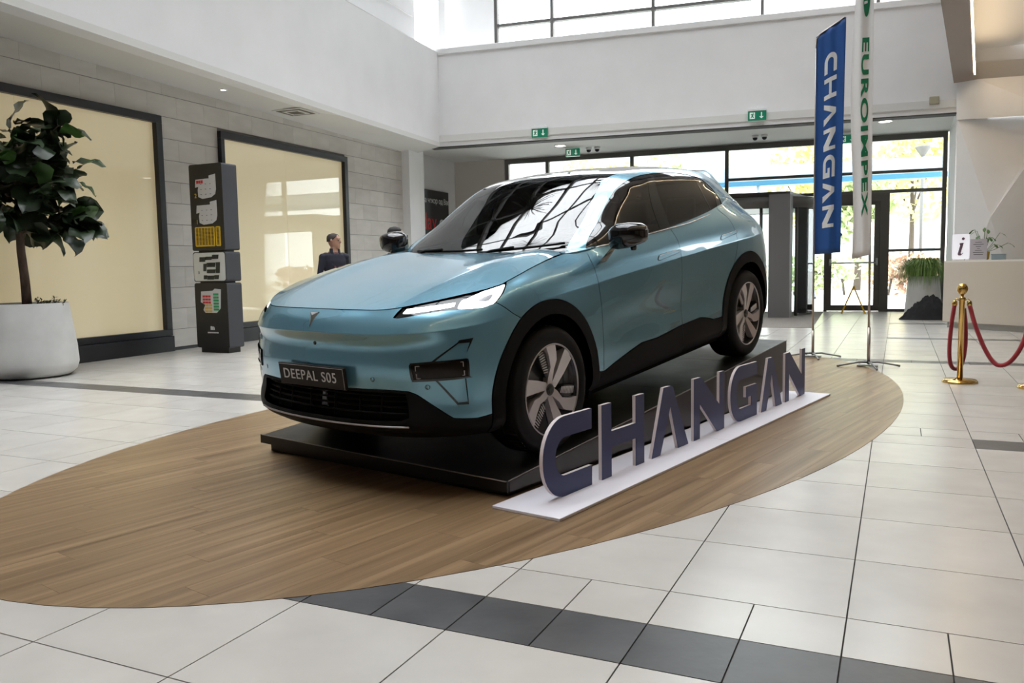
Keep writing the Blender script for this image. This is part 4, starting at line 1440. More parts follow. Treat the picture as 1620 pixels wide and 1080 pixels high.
def t_block(z0, z1, m, x0=0.0, w=TW, r=.035, nm='block'):
    pol = [(x0, z0), (x0 + w, z0), (x0 + w, z1), (x0, z1)]
    o = MB().box(x0, x0 + w, 0, TD, z0, z1).build(nm, m, tot)
    me = o.data
    bm = bmesh.new(); bm.from_mesh(me)
    es = [e for e in bm.edges if abs(e.verts[0].co.z - e.verts[1].co.z) < 1e-6 and abs(e.verts[0].co.x - e.verts[1].co.x) < 1e-6]
    bmesh.ops.bevel(bm, geom=es, offset=r, segments=5, affect='EDGES', profile=.5)
    bm.to_mesh(me); bm.free()
    me.materials.append(totem_side)
    for p in me.polygons:
        if p.normal.x > .3: p.material_index = 1
    return o


MB().box(.05, TW - .05, .03, TD - .03, 0, .075).build('foot', totem_black, tot)
blk3 = t_block(.075, 1.045, totem_black)
MB().box(.08, TW - .08, .04, TD - .04, 1.045, 1.065).build('joint', totem_black, tot)
blk2 = t_block(1.065, 1.505, totem_black)
MB().box(.08, TW - .08, .04, TD - .04, 1.505, 1.525).build('joint', totem_black, tot)
blk1 = t_block(1.525, 2.79, totem_black, r=.03)


def flat(parent, pol, m, nm, y=-.002, z=.004):
    return MB().prism(pol, lambda a, b, d: (a, d, b), y - .003, z).build(nm, m, parent)


# white face of the middle block
def rrect(x0, x1, z0, z1, r, n=5):
    return arc(x1 - r, z1 - r, r, r, 0, 90, n) + arc(x0 + r, z1 - r, r, r, 90, 180, n) + arc(x0 + r, z0 + r, r, r, 180, 270, n) + arc(x1 - r, z0 + r, r, r, 270, 360, n)


flat(blk2, rrect(.012, TW - .014, 1.077, 1.493, .04), mat('totem_white', (.60, .61, .60), rough=.5), 'white_face')
for z0, red in ((2.285, True), (1.905, False)):
    pol = [(.17, z0 + .03), (.25, z0 + .0), (.42, z0 + .015), (.50, z0 + .06), (.52, z0 + .13), (.515, z0 + .35), (.39, z0 + .33), (.39, z0 + .29), (.13, z0 + .285), (.115, z0 + .17), (.18, z0 + .18), (.165, z0 + .13)]
    flat(blk1, pol, map_grey, 'floor_plan')
    if red:
        for q in range(3): flat(blk1, [(.145 + q * .045, z0 + .225), (.18 + q * .045, z0 + .225), (.18 + q * .045, z0 + .268), (.145 + q * .045, z0 + .268)], map_red, 'plan_shop', y=-.007)
    for q in range(9):
        xx, zz = .22 + (q % 3) * .09, z0 + .06 + (q // 3) * .075
        flat(blk1, [(xx, zz), (xx + .022, zz), (xx + .022, zz + .006), (xx, zz + .006)], ink_black, 'plan_mark', y=-.007)
me = text_mesh('2', .09, .001); me.materials.clear(); me.materials.append(map_yellow)
link('floor_number', me, blk1).matrix_local = Matrix.Translation((.115, -.004, 2.33)) @ Matrix.Rotation(PI / 2, 4, 'X')
me = text_mesh('1', .09, .001); me.materials.clear(); me.materials.append(map_yellow)
link('floor_number', me, blk1).matrix_local = Matrix.Translation((.125, -.004, 1.945)) @ Matrix.Rotation(PI / 2, 4, 'X')
me = text_mesh('0', .06, .001); me.materials.clear(); me.materials.append(ink_black)
link('floor_number', me, blk2).matrix_local = Matrix.Translation((.11, -.008, 1.20)) @ Matrix.Rotation(PI / 2, 4, 'X')
for x0, x1 in ((.07, .455), (.475, .565)):
    flat(blk1, rrect(x0, x1, 1.585, 1.875, .02), map_yellow, 'index_panel')
    n = 6 if x1 - x0 > .2 else 1
    for c in range(n):
        for q in range(13):
            xx = x0 + .025 + c * .06
            flat(blk1, [(xx, 1.845 - q * .0195), (xx + .04, 1.845 - q * .0195), (xx + .04, 1.853 - q * .0195), (xx, 1.853 - q * .0195)], ink_black, 'index_line', y=-.007)
# plan on the white block
for c, (x0, x1, z0, z1) in enumerate(((.13, .24, 1.36, 1.43), (.25, .37, 1.385, 1.435), (.38, .50, 1.40, 1.46), (.20, .255, 1.22, 1.33), (.27, .43, 1.28, 1.345), (.27, .43, 1.19, 1.245), (.445, .52, 1.19, 1.35), (.20, .26, 1.10, 1.16), (.27, .40, 1.095, 1.155), (.41, .49, 1.10, 1.16))):
    flat(blk2, [(x0, z0), (x1, z0), (x1 + .012, z1), (x0 + .006, z1)], ink_black, 'plan_shop', y=-.007)
pol = [(.16, .545), (.20, .50), (.42, .50), (.50, .57), (.52, .85), (.40, .86), (.36, .83), (.13, .82), (.115, .66), (.20, .62)]
flat(blk3, [(a, b + .10) for a, b in pol], map_grey, 'floor_plan')
for c, (x0, z0, w, h, m) in enumerate([(.16 + i * .055, .83 - j * .045, .045, .03, map_red) for i in range(3) for j in range(3)] + [(.37, .86 - j * .045, .10, .03, map_green) for j in range(6)] + [(.20 + i * .075, .70 - j * .045, .06, .03, map_gold) for i in range(2) for j in range(3)]):
    flat(blk3, [(x0, z0), (x0 + w, z0), (x0 + w, z0 + h), (x0, z0 + h)], m, 'plan_shop', y=-.007)
for i in range(3):
    flat(blk3, [(.285 + i * .028, .345), (.303 + i * .028, .345), (.303 + i * .028, .40 - .012 * i), (.285 + i * .028, .40)], map_grey, 'logo_bar')
for i in range(9):
    flat(blk3, [(.225 + i * .024, .295 + (i % 2) * .004), (.239 + i * .024, .295), (.239 + i * .024, .312), (.225 + i * .024, .316)], map_grey, 'name_mark')

# ------------------------------------------------------------------ poster in the recess
po = empty('wall_poster', (-11.155, 18.10, 0), math.radians(3.3), label='black advertising poster with red lettering on the recess wall', cat='poster')
MB().box(0, .10, 0, 1.85, 1.30, 3.27).build('poster_frame', mat('poster_frame_silver', (.55, .55, .55), rough=.4), po)
MB().box(.10, .112, .04, 1.83, 1.32, 3.255).build('poster_face', mat('poster_black', (.018, .018, .02), rough=.3), po)


def poster_text(s, size, y, z, m):
    me = text_mesh(s, size, .0015); me.materials.clear(); me.materials.append(m)
    link('lettering', me, po, kind='stuff').matrix_local = Matrix.Translation((.114, y, z)) @ Matrix.Rotation(PI / 2, 4, 'Z') @ Matrix.Rotation(PI / 2, 4, 'X')


poster_text('На чекор од Вас', .20, 1.08, 2.98, mat('poster_white', (.7, .7, .7), rough=.5))
poster_text('day', .62, .66, 2.42, mat('poster_red', (.60, .03, .03), rough=.5))
poster_text('o', .62, 1.40, 2.42, MATS['poster_white'])

# ------------------------------------------------------------------ ceiling fittings
def exit_sign(loc, rz, label, w=.36, h=.19):
    e = empty('exit_sign', loc, rz, label=label, cat='sign', group='green exit signs')
    MB().box(-w / 2, w / 2, -.03, .03, 0, h).build('sign_box', mat('exit_green', (.004, .10, .055), rough=.35, emit=(.01, .30, .16), estr=.25), e)
    MB().box(-w / 2 - .012, w / 2 + .012, -.04, .04, h, h + .05).build('sign_lamp', frame_far, e, bevel=.006)
    for xx in (-.12, 0, .12):
        MB().tube([(xx, 0, h + .05), (xx, 0, h + .085)], .008, 6).build('sign_hanger', frame_far, e)
    wm = MATS.get('exit_white') or mat('exit_white', (.75, .80, .76), rough=.4, emit=(.8, .9, .85), estr=.25)
    # doorway with a running figure
    dw = [(-.150, .03), (-.045, .03), (-.045, .16), (-.150, .16)]
    MB().prism(dw, lambda a, b, d: (a, d, b), -.033, -.030).build('doorway', wm, e)
    gm = MATS['exit_green']
    runner = [(-.135, .045), (-.118, .045), (-.100, .075), (-.082, .05), (-.062, .05), (-.082, .085), (-.080, .105), (-.060, .098), (-.058, .110), (-.090, .130), (-.125, .125), (-.130, .105), (-.108, .110), (-.112, .085)]
    MB().prism(runner, lambda a, b, d: (a, d, b), -.036, -.033).build('running_figure', gm, e)
    MB().prism(arc(-.078, .144, .011, .011, 0, 330, 9), lambda a, b, d: (a, d, b), -.036, -.033).build('figure_head', gm, e)
    ar = [(.085, .03), (.128, .075), (.108, .075), (.096, .062), (.096, .16), (.074, .16), (.074, .062), (.062, .075), (.042, .075)]
    MB().prism(ar, lambda a, b, d: (a, d, b), -.033, -.030).build('arrow', wm, e)
    return e


pw = FA + fdir * 2.45 + fnor * .06
exit_sign((pw.x, pw.y, 4.10), FROT, 'green exit sign on the white beam above the car bonnet')
pw = FA + fdir * 7.13 + fnor * .06
exit_sign((pw.x, pw.y, 4.145), FROT, 'green exit sign on the white beam left of the blue banner')
exit_sign((-7.45, 19.75, 3.95), FROT, 'green exit sign hanging below the entrance ceiling')
exit_sign((-1.10, 20.7, 3.90), FROT, 'green exit sign half hidden between the two banners')
bb = far_obj(MB().box(-.085, .085, -.05, 0, -.075, .075), 'smoke_sensor', mat('sensor_beige', (.42, .39, .28), rough=.6), bevel=.008, label='small beige sensor box on the white beam by the right wall', cat='sensor')
bb.location = FA + fdir * 10.44 + Vector((0, 0, 4.30))


def downlight(loc, label, r=.13):
    d = empty('downlight', loc, label=label, cat='light', group='ceiling downlights')
    MB().lathe([(r + .02, 0), (r + .02, -.012), (r, -.014), (r, -.002)], 28, cap=False).build('trim_ring', frame_far, d)
    MB().lathe([(.001, -.006), (r, -.006), (r, -.002), (.001, -.002)], 28).build('lamp_disc', light_spot, d)
    return d


downlight((-7.55, 19.15, 4.15), 'round warm downlight in the entrance ceiling above the car roof')
downlight((-.31, 19.55, 4.15), 'round warm downlight in the entrance ceiling right of the white banner')
downlight((-9.72, 10.2, 4.075), 'small spotlight in the soffit above the totem', r=.045)


def dome(x, y, label):
    c = empty('dome_camera', (x, y, 4.15), label=label, cat='camera', group='ceiling cameras in the entrance')
    MB().lathe([(.075, 0), (.075, -.04), (.06, -.05)], 20).build('camera_base', frame_far, c)
    MB().lathe([(.058, -.05), (.052, -.085), (.03, -.108), (.001, -.115)], 20).build('camera_dome', frame_black, c)


dome(-7.08, 19.9, 'dark dome camera beside the hanging exit sign')
dome(-6.86, 19.9, 'paler dome camera next to the dark one above the roof')
dome(-3.07, 20.1, 'left dome camera of the pair above the car tail')
dome(-2.86, 20.1, 'right dome camera of the pair above the car tail')
vent = empty('ceiling_vent', (-9.85, 12.1, 4.045), math.radians(4), label='square air diffuser in the left soffit', cat='vent')
MB().box(-.30, .30, -.30, .30, -.012, 0).build('vent_frame', soffit_mat, vent)
vdark = mat('vent_dark', (.12, .10, .08), rough=.6)
for k, r in enumerate((.25, .18, .11)):
    MB().box(-r, r, -r, r, -.014 - .004 * k, -.012).build('vent_ring', vdark if k % 2 == 0 else soffit_mat, vent)
# pendant lamps: spiky balls high in the atrium (mirrored in the windscreen)
lamp_dark = mat('pendant_black', (.02, .02, .02), rough=.4)
for k, (x, y, z, r, lb) in enumerate(((-4.6, 6.2, 6.9, .8, 'spiky black pendant lamp high above the windscreen'), (-3.2, 8.6, 7.3, .7, 'spiky black pendant lamp high above the car tail'), (-5.8, 9.0, 7.4, .75, 'spiky black pendant lamp hanging over the left of the oval'), (-2.6, 5.4, 6.9, .65, 'spiky black pendant lamp high over the standing letters'))):
    p = empty('pendant_lamp', (x, y, z), label=lb, cat='lamp', group='spiky pendant lamps in the atrium')
    MB().tube([(0, 0, 0), (0, 0, 9.6 - z)], .008, 6).build('cord', lamp_dark, p)
    MB().lathe([(.001, -.12), (.085, -.085), (.12, 0), (.085, .085), (.001, .12)], 16).build('core', lamp_dark, p)
    rnd = random.Random(40 + k)
    mb = MB()
    for q in range(70):
        zz = 1 - 2 * (q + .5) / 70; a = q * 2.39996
        d = Vector((math.sqrt(1 - zz * zz) * math.cos(a), math.sqrt(1 - zz * zz) * math.sin(a), zz))
        mb.tube([d * .1, d * r * rnd.uniform(.85, 1)], .007, 4)
    mb.build('spikes', lamp_dark, p, kind='stuff')

# ------------------------------------------------------------------ fiddle-leaf fig in its white tub
tub_white = mat('tub_white', (.66, .655, .64), rough=.55)
noise_colour(tub_white, (.58, .575, .56), (.70, .695, .68), (3, 3, 3), detail=6)
soil = mat('soil', (.03, .02, .014), rough=1)
fig_bark = mat('fig_bark', (.10, .065, .048), rough=.85)
noise_colour(fig_bark, (.06, .04, .03), (.16, .11, .085), (14, 14, 5), bump=.4, bump_scale=(30, 30, 30))
fig_dark = mat('fig_leaf_dark', (.018, .032, .014), rough=.32, spec=.5)
noise_colour(fig_dark, (.014, .026, .012), (.028, .048, .018), (6, 6, 6), obj_random=.25)
fig_light = mat('fig_leaf_fresh', (.045, .11, .022), rough=.32, spec=.5)
noise_colour(fig_light, (.035, .085, .018), (.065, .14, .03), (6, 6, 6), obj_random=.25)
TUB = Vector((-9.42, 6.47, 0))
tub = empty('plant_tub', TUB, label='large round white tub holding the fig tree at the left wall', cat='planter')
MB().lathe([(.34, .0), (.45, .012), (.52, .07), (.545, .16), (.535, .35), (.505, .60), (.47, .86), (.462, .872), (.445, .872), (.43, .84), (.425, .78)], 56, cap=False).build('tub_body', tub_white, tub)
MB().lathe([(.001, .79), (.43, .785), (.43, .75)], 32).build('soil', soil, tub)
fig = empty('fig_tree', TUB + Vector((.02, .0, .78)), label='fiddle leaf fig tree with big dark leaves in the white tub', cat='tree')
MB().tube([(.03, 0, 0), (.02, .0, .35), (-.03, .01, .70), (-.05, .02, 1.05), (-.04, .02, 1.50)], [.055, .050, .046, .040, .028], 12).build('trunk', fig_bark, fig)
rnd = random.Random(11)


def leaf_mesh(nm, m, L=.30, W=.20, curl=.25, wave=.02, ph=0.0):
    nu, nv = 7, 4
    vs, fs = [], []
    prof = [0, .36, .60, .78, .95, 1.0, .74, .0]
    for i in range(nu + 1):
        t = i / nu
        w = W / 2 * (prof[i] if 0 < i < nu else .03)
        for j in range(nv + 1):
            s = j / nv * 2 - 1
            x = s * w
            zz = -curl * L * t * t + .16 * abs(s) * w + wave * math.sin(t * 11 + ph + s * 1.5) * abs(s)
            vs.append((x, L * t * (1 - .12 * curl * t), zz))
    for i in range(nu):
        for j in range(nv):
            a = i * (nv + 1) + j
            fs.append((a, a + 1, a + nv + 2, a + nv + 1))
    mb = MB().add(vs, fs, True)
    me = mb.mesh(nm, m)
    return me


leaf_ms = [leaf_mesh('leaf', fig_dark, .38, .29, .30, .022, 0), leaf_mesh('leaf', fig_dark, .34, .27, .55, .03, 2), leaf_mesh('leaf', fig_light, .31, .22, .22, .02, 1), leaf_mesh('leaf', fig_dark, .43, .31, .42, .035, 4)]
boughs = []
for k in range(15):
    a = k * 2.39996 + .4
    z0 = .84 + .046 * k
    reach = .66 - .014 * k + rnd.uniform(-.08, .08)
    end = Vector((reach * math.cos(a) * (.72 if math.cos(a) < 0 else 1.25), reach * math.sin(a), z0 + .10 + .045 * k))
    st_ = Vector((-.04, .02, min(1.48, z0 + .08)))
    mid = (st_ + end) / 2 + Vector((0, 0, .10))
    MB().tube([st_, mid, end], [.018, .012, .007], 6).build('bough', fig_bark, fig)
    boughs.append((st_, mid, end))
nleaf = 0
for (st_, mid, end) in boughs:
    for q in range(19):
        t = .22 + .78 * q / 18
        p = st_.lerp(mid, t * 2) if t < .5 else mid.lerp(end, t * 2 - 1)
        p = p + Vector((rnd.gauss(0, .05), rnd.gauss(0, .05), rnd.gauss(0, .06)))
        az = math.atan2(p.y, p.x) + rnd.gauss(0, .9)
        if p.x < -.30 and math.cos(az) < -.2: az = rnd.choice((1.6, -1.6))
        el = rnd.gauss(.05 + .35 * (p.z - 1.2), .45)
        me = rnd.choices(leaf_ms, (4, 3, 1.6, 3))[0]
        o = link('leaf', me, fig)
        sc_ = rnd.uniform(.72, 1.12)
        o.matrix_local = Matrix.Translation(p) @ Matrix.Rotation(az - PI / 2, 4, 'Z') @ Matrix.Rotation(el, 4, 'X') @ Matrix.Rotation(rnd.gauss(0, .5), 4, 'Y') @ Matrix.Scale(sc_, 4)
        nleaf += 1
# small evergreen sprigs at the foot of the trunk
for k, (dx, dy, lb) in enumerate(((.16, .10, 'small dark succulent beside the fig trunk in the tub'), (.34, .14, 'small dark succulent at the rim of the white tub'))):
    sp = empty('tub_succulent', TUB + Vector((dx, dy, .785)), label=lb, cat='plant', group='small plants in the white tub')
    r2 = random.Random(60 + k)
    for q in range(9):
        a = q * 2.4; l_ = r2.uniform(.10, .17); el = r2.uniform(.5, 1.3)
        d = Vector((math.cos(a) * math.cos(el), math.sin(a) * math.cos(el), math.sin(el)))
        stem = MB().tube([(0, 0, 0), tuple(d * l_ * .6), tuple(d * l_)], [.006, .005, .003], 5).build('stem', fig_bark, sp)
        mb = MB()
        for w in range(12):
            c = d * l_ * (.35 + .65 * w / 11)
            e = Vector((r2.gauss(0, 1), r2.gauss(0, 1), r2.gauss(.5, .6))).normalized() * .045
            sd = e.cross(d).normalized() * .010
            mb.add([c, c + e * .5 + sd, c + e, c + e * .5 - sd], [(0, 1, 2, 3)])
        mb.build('leaflets', fig_dark, stem, kind='stuff', fix=False)

# ------------------------------------------------------------------ reception desk and what stands on it
desk_cream = mat('desk_cream', (.56, .505, .43), rough=.16, spec=.5, coat=.6, coat_rough=.05)
desk_top = mat('desk_top_white', (.70, .68, .64), rough=.25)
dk = empty('reception_desk', (.74, 16.55, 0), math.atan2(-.93, 1.11), label='long cream reception desk with glossy front at the right edge', cat='desk')
pol = [(0, 0), (.5, -.03), (1.2, -.02), (2.2, .06), (3.4, .25), (4.4, .55), (4.4, 1.35), (3.2, 1.0), (2.0, .82), (.8, .78), (0, .85)]
pol = smooth_poly(pol[:6], 3) + pol[6:]
MB().prism([(a + .05, b + .06) if b < .6 else (a, b - .04) for a, b in pol], lambda a, b, d: (a, b, d), 0, .11).build('plinth', mat('desk_plinth', (.42, .41, .39), rough=.4), dk)
MB().prism(pol, lambda a, b, d: (a, b, d), .11, 1.155).build('desk_body', desk_cream, dk)
MB().prism(pol, lambda a, b, d: (a, b, d), 1.155, 1.185).build('desk_top', desk_top, dk)
dkm = Matrix.Translation(dk.location) @ Matrix.Rotation(dk.rotation_euler.z, 4, 'Z')


def on_desk(a, b, z=1.186): return dkm @ Vector((a, b, z))


sg = empty('info_sign', on_desk(.20, .16), dk.rotation_euler.z + .5, label='white illuminated sign with the letter i on the desk', cat='sign')
lit_white = mat('sign_lit_white', (.85, .85, .90), rough=.4, emit=(.9, .9, 1), estr=.35)
MB().prism(rrect(-.135, .135, .02, .455, .025), lambda a, b, d: (a, d, b), -.02, .02).build('sign_panel', lit_white, sg)
MB().box(-.06, .06, -.06, .06, 0, .02).build('sign_foot', desk_top, sg)
ink_purple = mat('sign_ink', (.12, .07, .10), rough=.5)
MB().prism(arc(.035, .375, .024, .024, 0, 345, 14), lambda a, b, d: (a, d, b), -.0225, -.02).build('letter_dot', ink_purple, sg)
MB().prism([(-.02, .30), (.045, .305), (.000, .125), (.012, .112), (.035, .135), (.042, .128), (.005, .085), (-.03, .083), (-.048, .105), (-.012, .26), (-.02, .283)], lambda a, b, d: (a, d, b), -.0225, -.02).build('letter_stem', ink_purple, sg)
cd = empty('notice_card', on_desk(.50, .20), dk.rotation_euler.z + .5, label='smaller pale notice card with printed lines beside the i sign', cat='sign')
MB().box(-.13, .13, -.006, .006, .01, .36).build('card', mat('card_lilac', (.50, .47, .52), rough=.5), cd)
MB().box(-.13, .13, -.05, .05, 0, .01).build('card_foot', desk_top, cd)
for q in range(7):
    wv = (.05, .08, .04, .02, .05, .08, .07)[q]
    MB().box(-wv, wv, -.0075, -.006, .30 - q * .035, .308 - q * .035).build('print_line', ink_black, cd)
bx_ = empty('glass_box', on_desk(.86, .22), dk.rotation_euler.z + .4, label='small clear bluish box on the desk top', cat='box')
MB().box(-.10, .10, -.06, .06, 0, .085).build('box_body', mat('bluish_acrylic', (.42, .52, .58), rough=.1, trans=.5), bx_, bevel=.006)
MB().box(-.105, .105, -.065, .065, .085, .095).build('box_lid', MATS['bluish_acrylic'], bx_)
pt = empty('desk_plant', on_desk(.40, .50), label='green trailing houseplant behind the i sign', cat='plant')
MB().lathe([(.05, 0), (.07, .01), (.085, .14), (.078, .14), (.07, .12)], 20).build('pot', mat('pot_mustard', (.45, .30, .04), rough=.5), pt)
r3 = random.Random(5)
fresh_leaf = mat('houseplant_leaf', (.05, .13, .03), rough=.45)
lm = leaf_mesh('leaf', fresh_leaf, .13, .055, .35, .004, 0)
for q in range(16):
    a = q * 2.4; el = r3.uniform(.15, 1.2); l_ = r3.uniform(.16, .38)
    d = Vector((math.cos(a) * math.cos(el), math.sin(a) * math.cos(el), math.sin(el)))
    e = Vector((0, 0, .13)) + d * l_
    e.z += .10
    MB().tube([(0, 0, .12), tuple(Vector((0, 0, .16)) + d * l_ * .5), tuple(e)], .004, 5).build('stem', fresh_leaf, pt)
    o = link('leaf', lm, pt)
    o.matrix_local = Matrix.Translation(e) @ Matrix.Rotation(a - PI / 2, 4, 'Z') @ Matrix.Rotation(-.3, 4, 'X')

# white planter with grass by the glazing, dark heap of fabric at its foot
gp = empty('grass_planter', (.50, 19.5, 0), label='tall white tapered planter standing by the glass wall', cat='planter')
MB().lathe([(.30, 0), (.345, .01), (.36, .06), (.345, .30), (.30, .86), (.285, .87), (.27, .84)], 40).build('planter_body', tub_white, gp)
gs = empty('planter_grass', (.50, 19.5, .84), label='arching green grass plant in the tall white planter', cat='plant')
r4 = random.Random(9)
mb = MB()
for q in range(900):
    a = r4.uniform(0, 2 * PI); l_ = r4.uniform(.30, .70); r0 = r4.uniform(0, .25)
    d = Vector((math.cos(a), math.sin(a), 0))
    b0 = d * r0
    up_ = r4.uniform(.16, .42)
    P3 = [b0, b0 + d * l_ * .35 + Vector((0, 0, up_)), b0 + d * l_ * .62 + Vector((0, 0, up_ * .75)), b0 + d * l_ * .78 + Vector((0, 0, up_ * .75 - l_ * .60))]
    if P3[3].x > .42 or P3[2].x > .42: continue
    sd = Vector((-d.y, d.x, 0)) * .011
    for i in range(3):
        w0, w1 = (1 - i / 3.2), (1 - (i + 1) / 3.2)
        mb.add([P3[i] - sd * w0, P3[i] + sd * w0, P3[i + 1] + sd * w1, P3[i + 1] - sd * w1], [(0, 1, 2, 3)])
gm_ = mat('grass_green', (.10, .20, .04), rough=.5)
noise_colour(gm_, (.06, .13, .02), (.17, .27, .06), (9, 9, 9))
mb.build('blades', gm_, gs, kind='stuff', fix=False)
hp = MB()
n = 28
r5 = random.Random(3)
vs, fs = [], []
for i in range(n + 1):
    for j in range(n + 1):
        u, v = i / n * 2 - 1, j / n * 2 - 1
        rr = min(1, math.hypot(u, v * 1.0))
        hgt = .36 * max(0, 1 - rr ** 2.2) * (1 + .75 * u)
        vs.append((u * .46, v * .30, hgt + (0.11 * r5.random() + .06 * math.sin(u * 17 + v * 9) * math.sin(v * 15)) * (1 - rr) ** .4 + .004))
for i in range(n):
    for j in range(n):
        a = i * (n + 1) + j
        fs.append((a, a + n + 1, a + n + 2, a + 1))
hp.add(vs, fs, True)
ho = hp.build('fabric_heap', mat('black_fabric', (.012, .012, .014), rough=.9), None, fix=False, label='crumpled black fabric heap at the foot of the white planter', cat='fabric')
ho.location = (.50, 18.80, 0)
# yellow folding floor sign by the door
wf = empty('floor_warning_sign', (-.92, 20.75, 0), math.radians(4), label='narrow yellow folding warning stand in front of the glass door', cat='sign')
yel = mat('warning_yellow', (.75, .42, .01), rough=.5)
MB().hexa([(-.27, -.02, 0), (-.235, -.02, 0), (-.235, .02, 0), (-.27, .02, 0)], [(-.018, -.02, .62), (.016, -.02, .62), (.016, .02, .62), (-.018, .02, .62)]).build('leaf_panel', yel, wf)
MB().hexa([(.235, -.02, 0), (.27, -.02, 0), (.27, .02, 0), (.235, .02, 0)], [(-.016, -.02, .62), (.018, -.02, .62), (.018, .02, .62), (-.016, .02, .62)]).build('leaf_panel', yel, wf)
MB().tube([(0, -.03, .625), (0, .03, .625)], .022, 10).build('hinge', yel, wf)

# ------------------------------------------------------------------ people
skin_tan = mat('skin_tan', (.40, .22, .15), rough=.55)
skin_fair = mat('skin_fair', (.52, .32, .24), rough=.55)
hair_grey = mat('hair_grey', (.06, .05, .045), rough=.8)
hair_black = mat('hair_black', (.012, .010, .010), rough=.7)
cloth_navy = mat('jacket_navy', (.016, .017, .030), rough=.8)
cloth_plaid = mat('shirt_plaid', (.16, .05, .06), rough=.8)
cloth_jeans = mat('trousers_blue', (.05, .06, .10), rough=.85)
cloth_blue = mat('jacket_blue', (.03, .045, .09), rough=.8)
cloth_pale = mat('trousers_pale', (.25, .28, .33), rough=.85)
shoe_black = mat('shoe_black', (.02, .02, .02), rough=.5)


def person(loc, face, h, skin, top, legs, hair, label, arms=None, stride=0.0, turn=0.0, long_hair=False):
    """standing figure, face = heading in radians (0 looks along +y); body is one skin"""
    k = h / 1.76
    p = empty('person', loc, -face, label=label, cat='person')
    g = MB()

    ct_, st2 = math.cos(turn), math.sin(turn)

    def hr(q):
        return (q[0] * ct_ - q[1] * st2, q[0] * st2 + q[1] * ct_, q[2])

    def limb(pts, r, n=14):
        g.tube([Vector(hr(q) if q[2] > 1.56 else q) * k for q in pts], [a * k for a in r], n)

    def ball(c, r, n=12):
        g.lathe([(r * math.sin(PI * i / n) if 0 < i < n else .0005, -r * math.cos(PI * i / n)) for i in range(n + 1)], 16, c=c)
    # torso as stacked ellipses
    sec = [(.84, .165, .115), (.93, .170, .125), (1.05, .150, .115), (1.20, .165, .122), (1.34, .185, .120), (1.43, .175, .100), (1.48, .09, .075), (1.54, .058, .062)]
    n = 20
    vs, fs = [], []
    for z, a, b in sec:
        for q in range(n):
            t = 2 * PI * q / n
            vs.append((a * math.cos(t) * k, b * math.sin(t) * k, z * k))
    for i in range(len(sec) - 1):
        for q in range(n):
            c, d = i * n + q, i * n + (q + 1) % n
            fs.append((c, d, d + n, c + n))
    fs.append(tuple(range(n))[::-1]); fs.append(tuple(range((len(sec) - 1) * n, len(sec) * n)))
    g.add(vs, fs, True)
    limb([(0, 0, 1.46), (0, .010, 1.55)], [.064, .060])
    # head
    hv, hf = [], []
    hs = [(1.525, .028, .036, .048), (1.540, .048, .062, .036), (1.580, .064, .088, .018), (1.63, .071, .095, .006), (1.68, .075, .100, 0), (1.72, .068, .092, -.004), (1.748, .045, .062, -.008), (1.76, .012, .016, -.010)]
    for z, a, b, yo in hs:
        for q in range(n):
            t = 2 * PI * q / n
            hv.append(tuple(Vector(hr((a * math.cos(t), b * math.sin(t) + yo, z))) * k))
    for i in range(len(hs) - 1):
        for q in range(n):
            c, d = i * n + q, i * n + (q + 1) % n
            hf.append((c, d, d + n, c + n))
    hf.append(tuple(range(n))[::-1]); hf.append(tuple(range((len(hs) - 1) * n, len(hs) * n)))
    g.add(hv, hf, True)
    limb([(0, .092, 1.672), (0, .108, 1.645), (0, .116, 1.628), (0, .098, 1.622)], [.010, .013, .016, .010], 8)     # nose
    limb([(-.022, .088, 1.592), (0, .096, 1.594), (.022, .088, 1.592)], [.008, .011, .008], 8)                         # mouth
    limb([(-.05, .085, 1.683), (-.02, .098, 1.688), (.02, .098, 1.688), (.05, .085, 1.683)], [.008, .011, .011, .008], 8)  # brow
    for s in (1, -1):
        limb([(s * .074, -.004, 1.675), (s * .084, -.010, 1.655), (s * .074, 0, 1.625)], [.012, .018, .010], 8)       # ears
        yy = s * stride
        limb([(s * .085, 0, .90), (s * .095, yy * .5 + .01, .50), (s * .095, yy - .01, .10)], [.092, .062, .044])
        limb([(s * .095, yy - .04, .055), (s * .10, yy + .06, .045), (s * .105, yy + .16, .035)], [.046, .044, .034])
        am = (arms or {}).get(s, [(.185, 0, 1.40), (.235, -.03, 1.13), (.245, .05, .88)])
        am = [(s * a, b, c) for a, b, c in am]
        limb(am, [.058, .046, .034])
        ball(tuple(Vector(am[0]) * k), .062 * k)
        ball(tuple((Vector(am[0]) + Vector((-s * .05, 0, .012))) * k), .066 * k)
        ball(tuple(Vector(am[1]) * k), .047 * k)
        wr = Vector(am[2]); dr_ = (wr - Vector(am[1])).normalized()
        limb([wr, wr + dr_ * .05, wr + dr_ * .10], [.032, .040, .030])
        sd = Vector((s * .3, 1, 0)).normalized()
        for f in range(4):
            b0 = wr + dr_ * .09 + sd * (.026 - .017 * f)
            ln = (.070, .080, .075, .058)[f]
            limb([b0, b0 + dr_ * ln * .55, b0 + dr_ * ln + Vector((-s * .012, 0, 0))], [.0105, .010, .008], 8)
        limb([wr + dr_ * .03 + sd * .03, wr + dr_ * .06 + sd * .055, wr + dr_ * .095 + sd * .058], [.012, .011, .009], 8)
    o = g.build('body', skin, p)
    md = o.modifiers.new('r', 'REMESH'); md.mode = 'VOXEL'; md.voxel_size = .011 * k
    ms = o.modifiers.new('s', 'SMOOTH'); ms.factor = .5; ms.iterations = 3
    dg = bpy.context.evaluated_depsgraph_get()
    me = bpy.data.meshes.new_from_object(o.evaluated_get(dg))
    o.modifiers.clear()
    o.data = me
    me.materials.clear()
    for m in (skin, top, legs, shoe_black): me.materials.append(m)
    idx = []
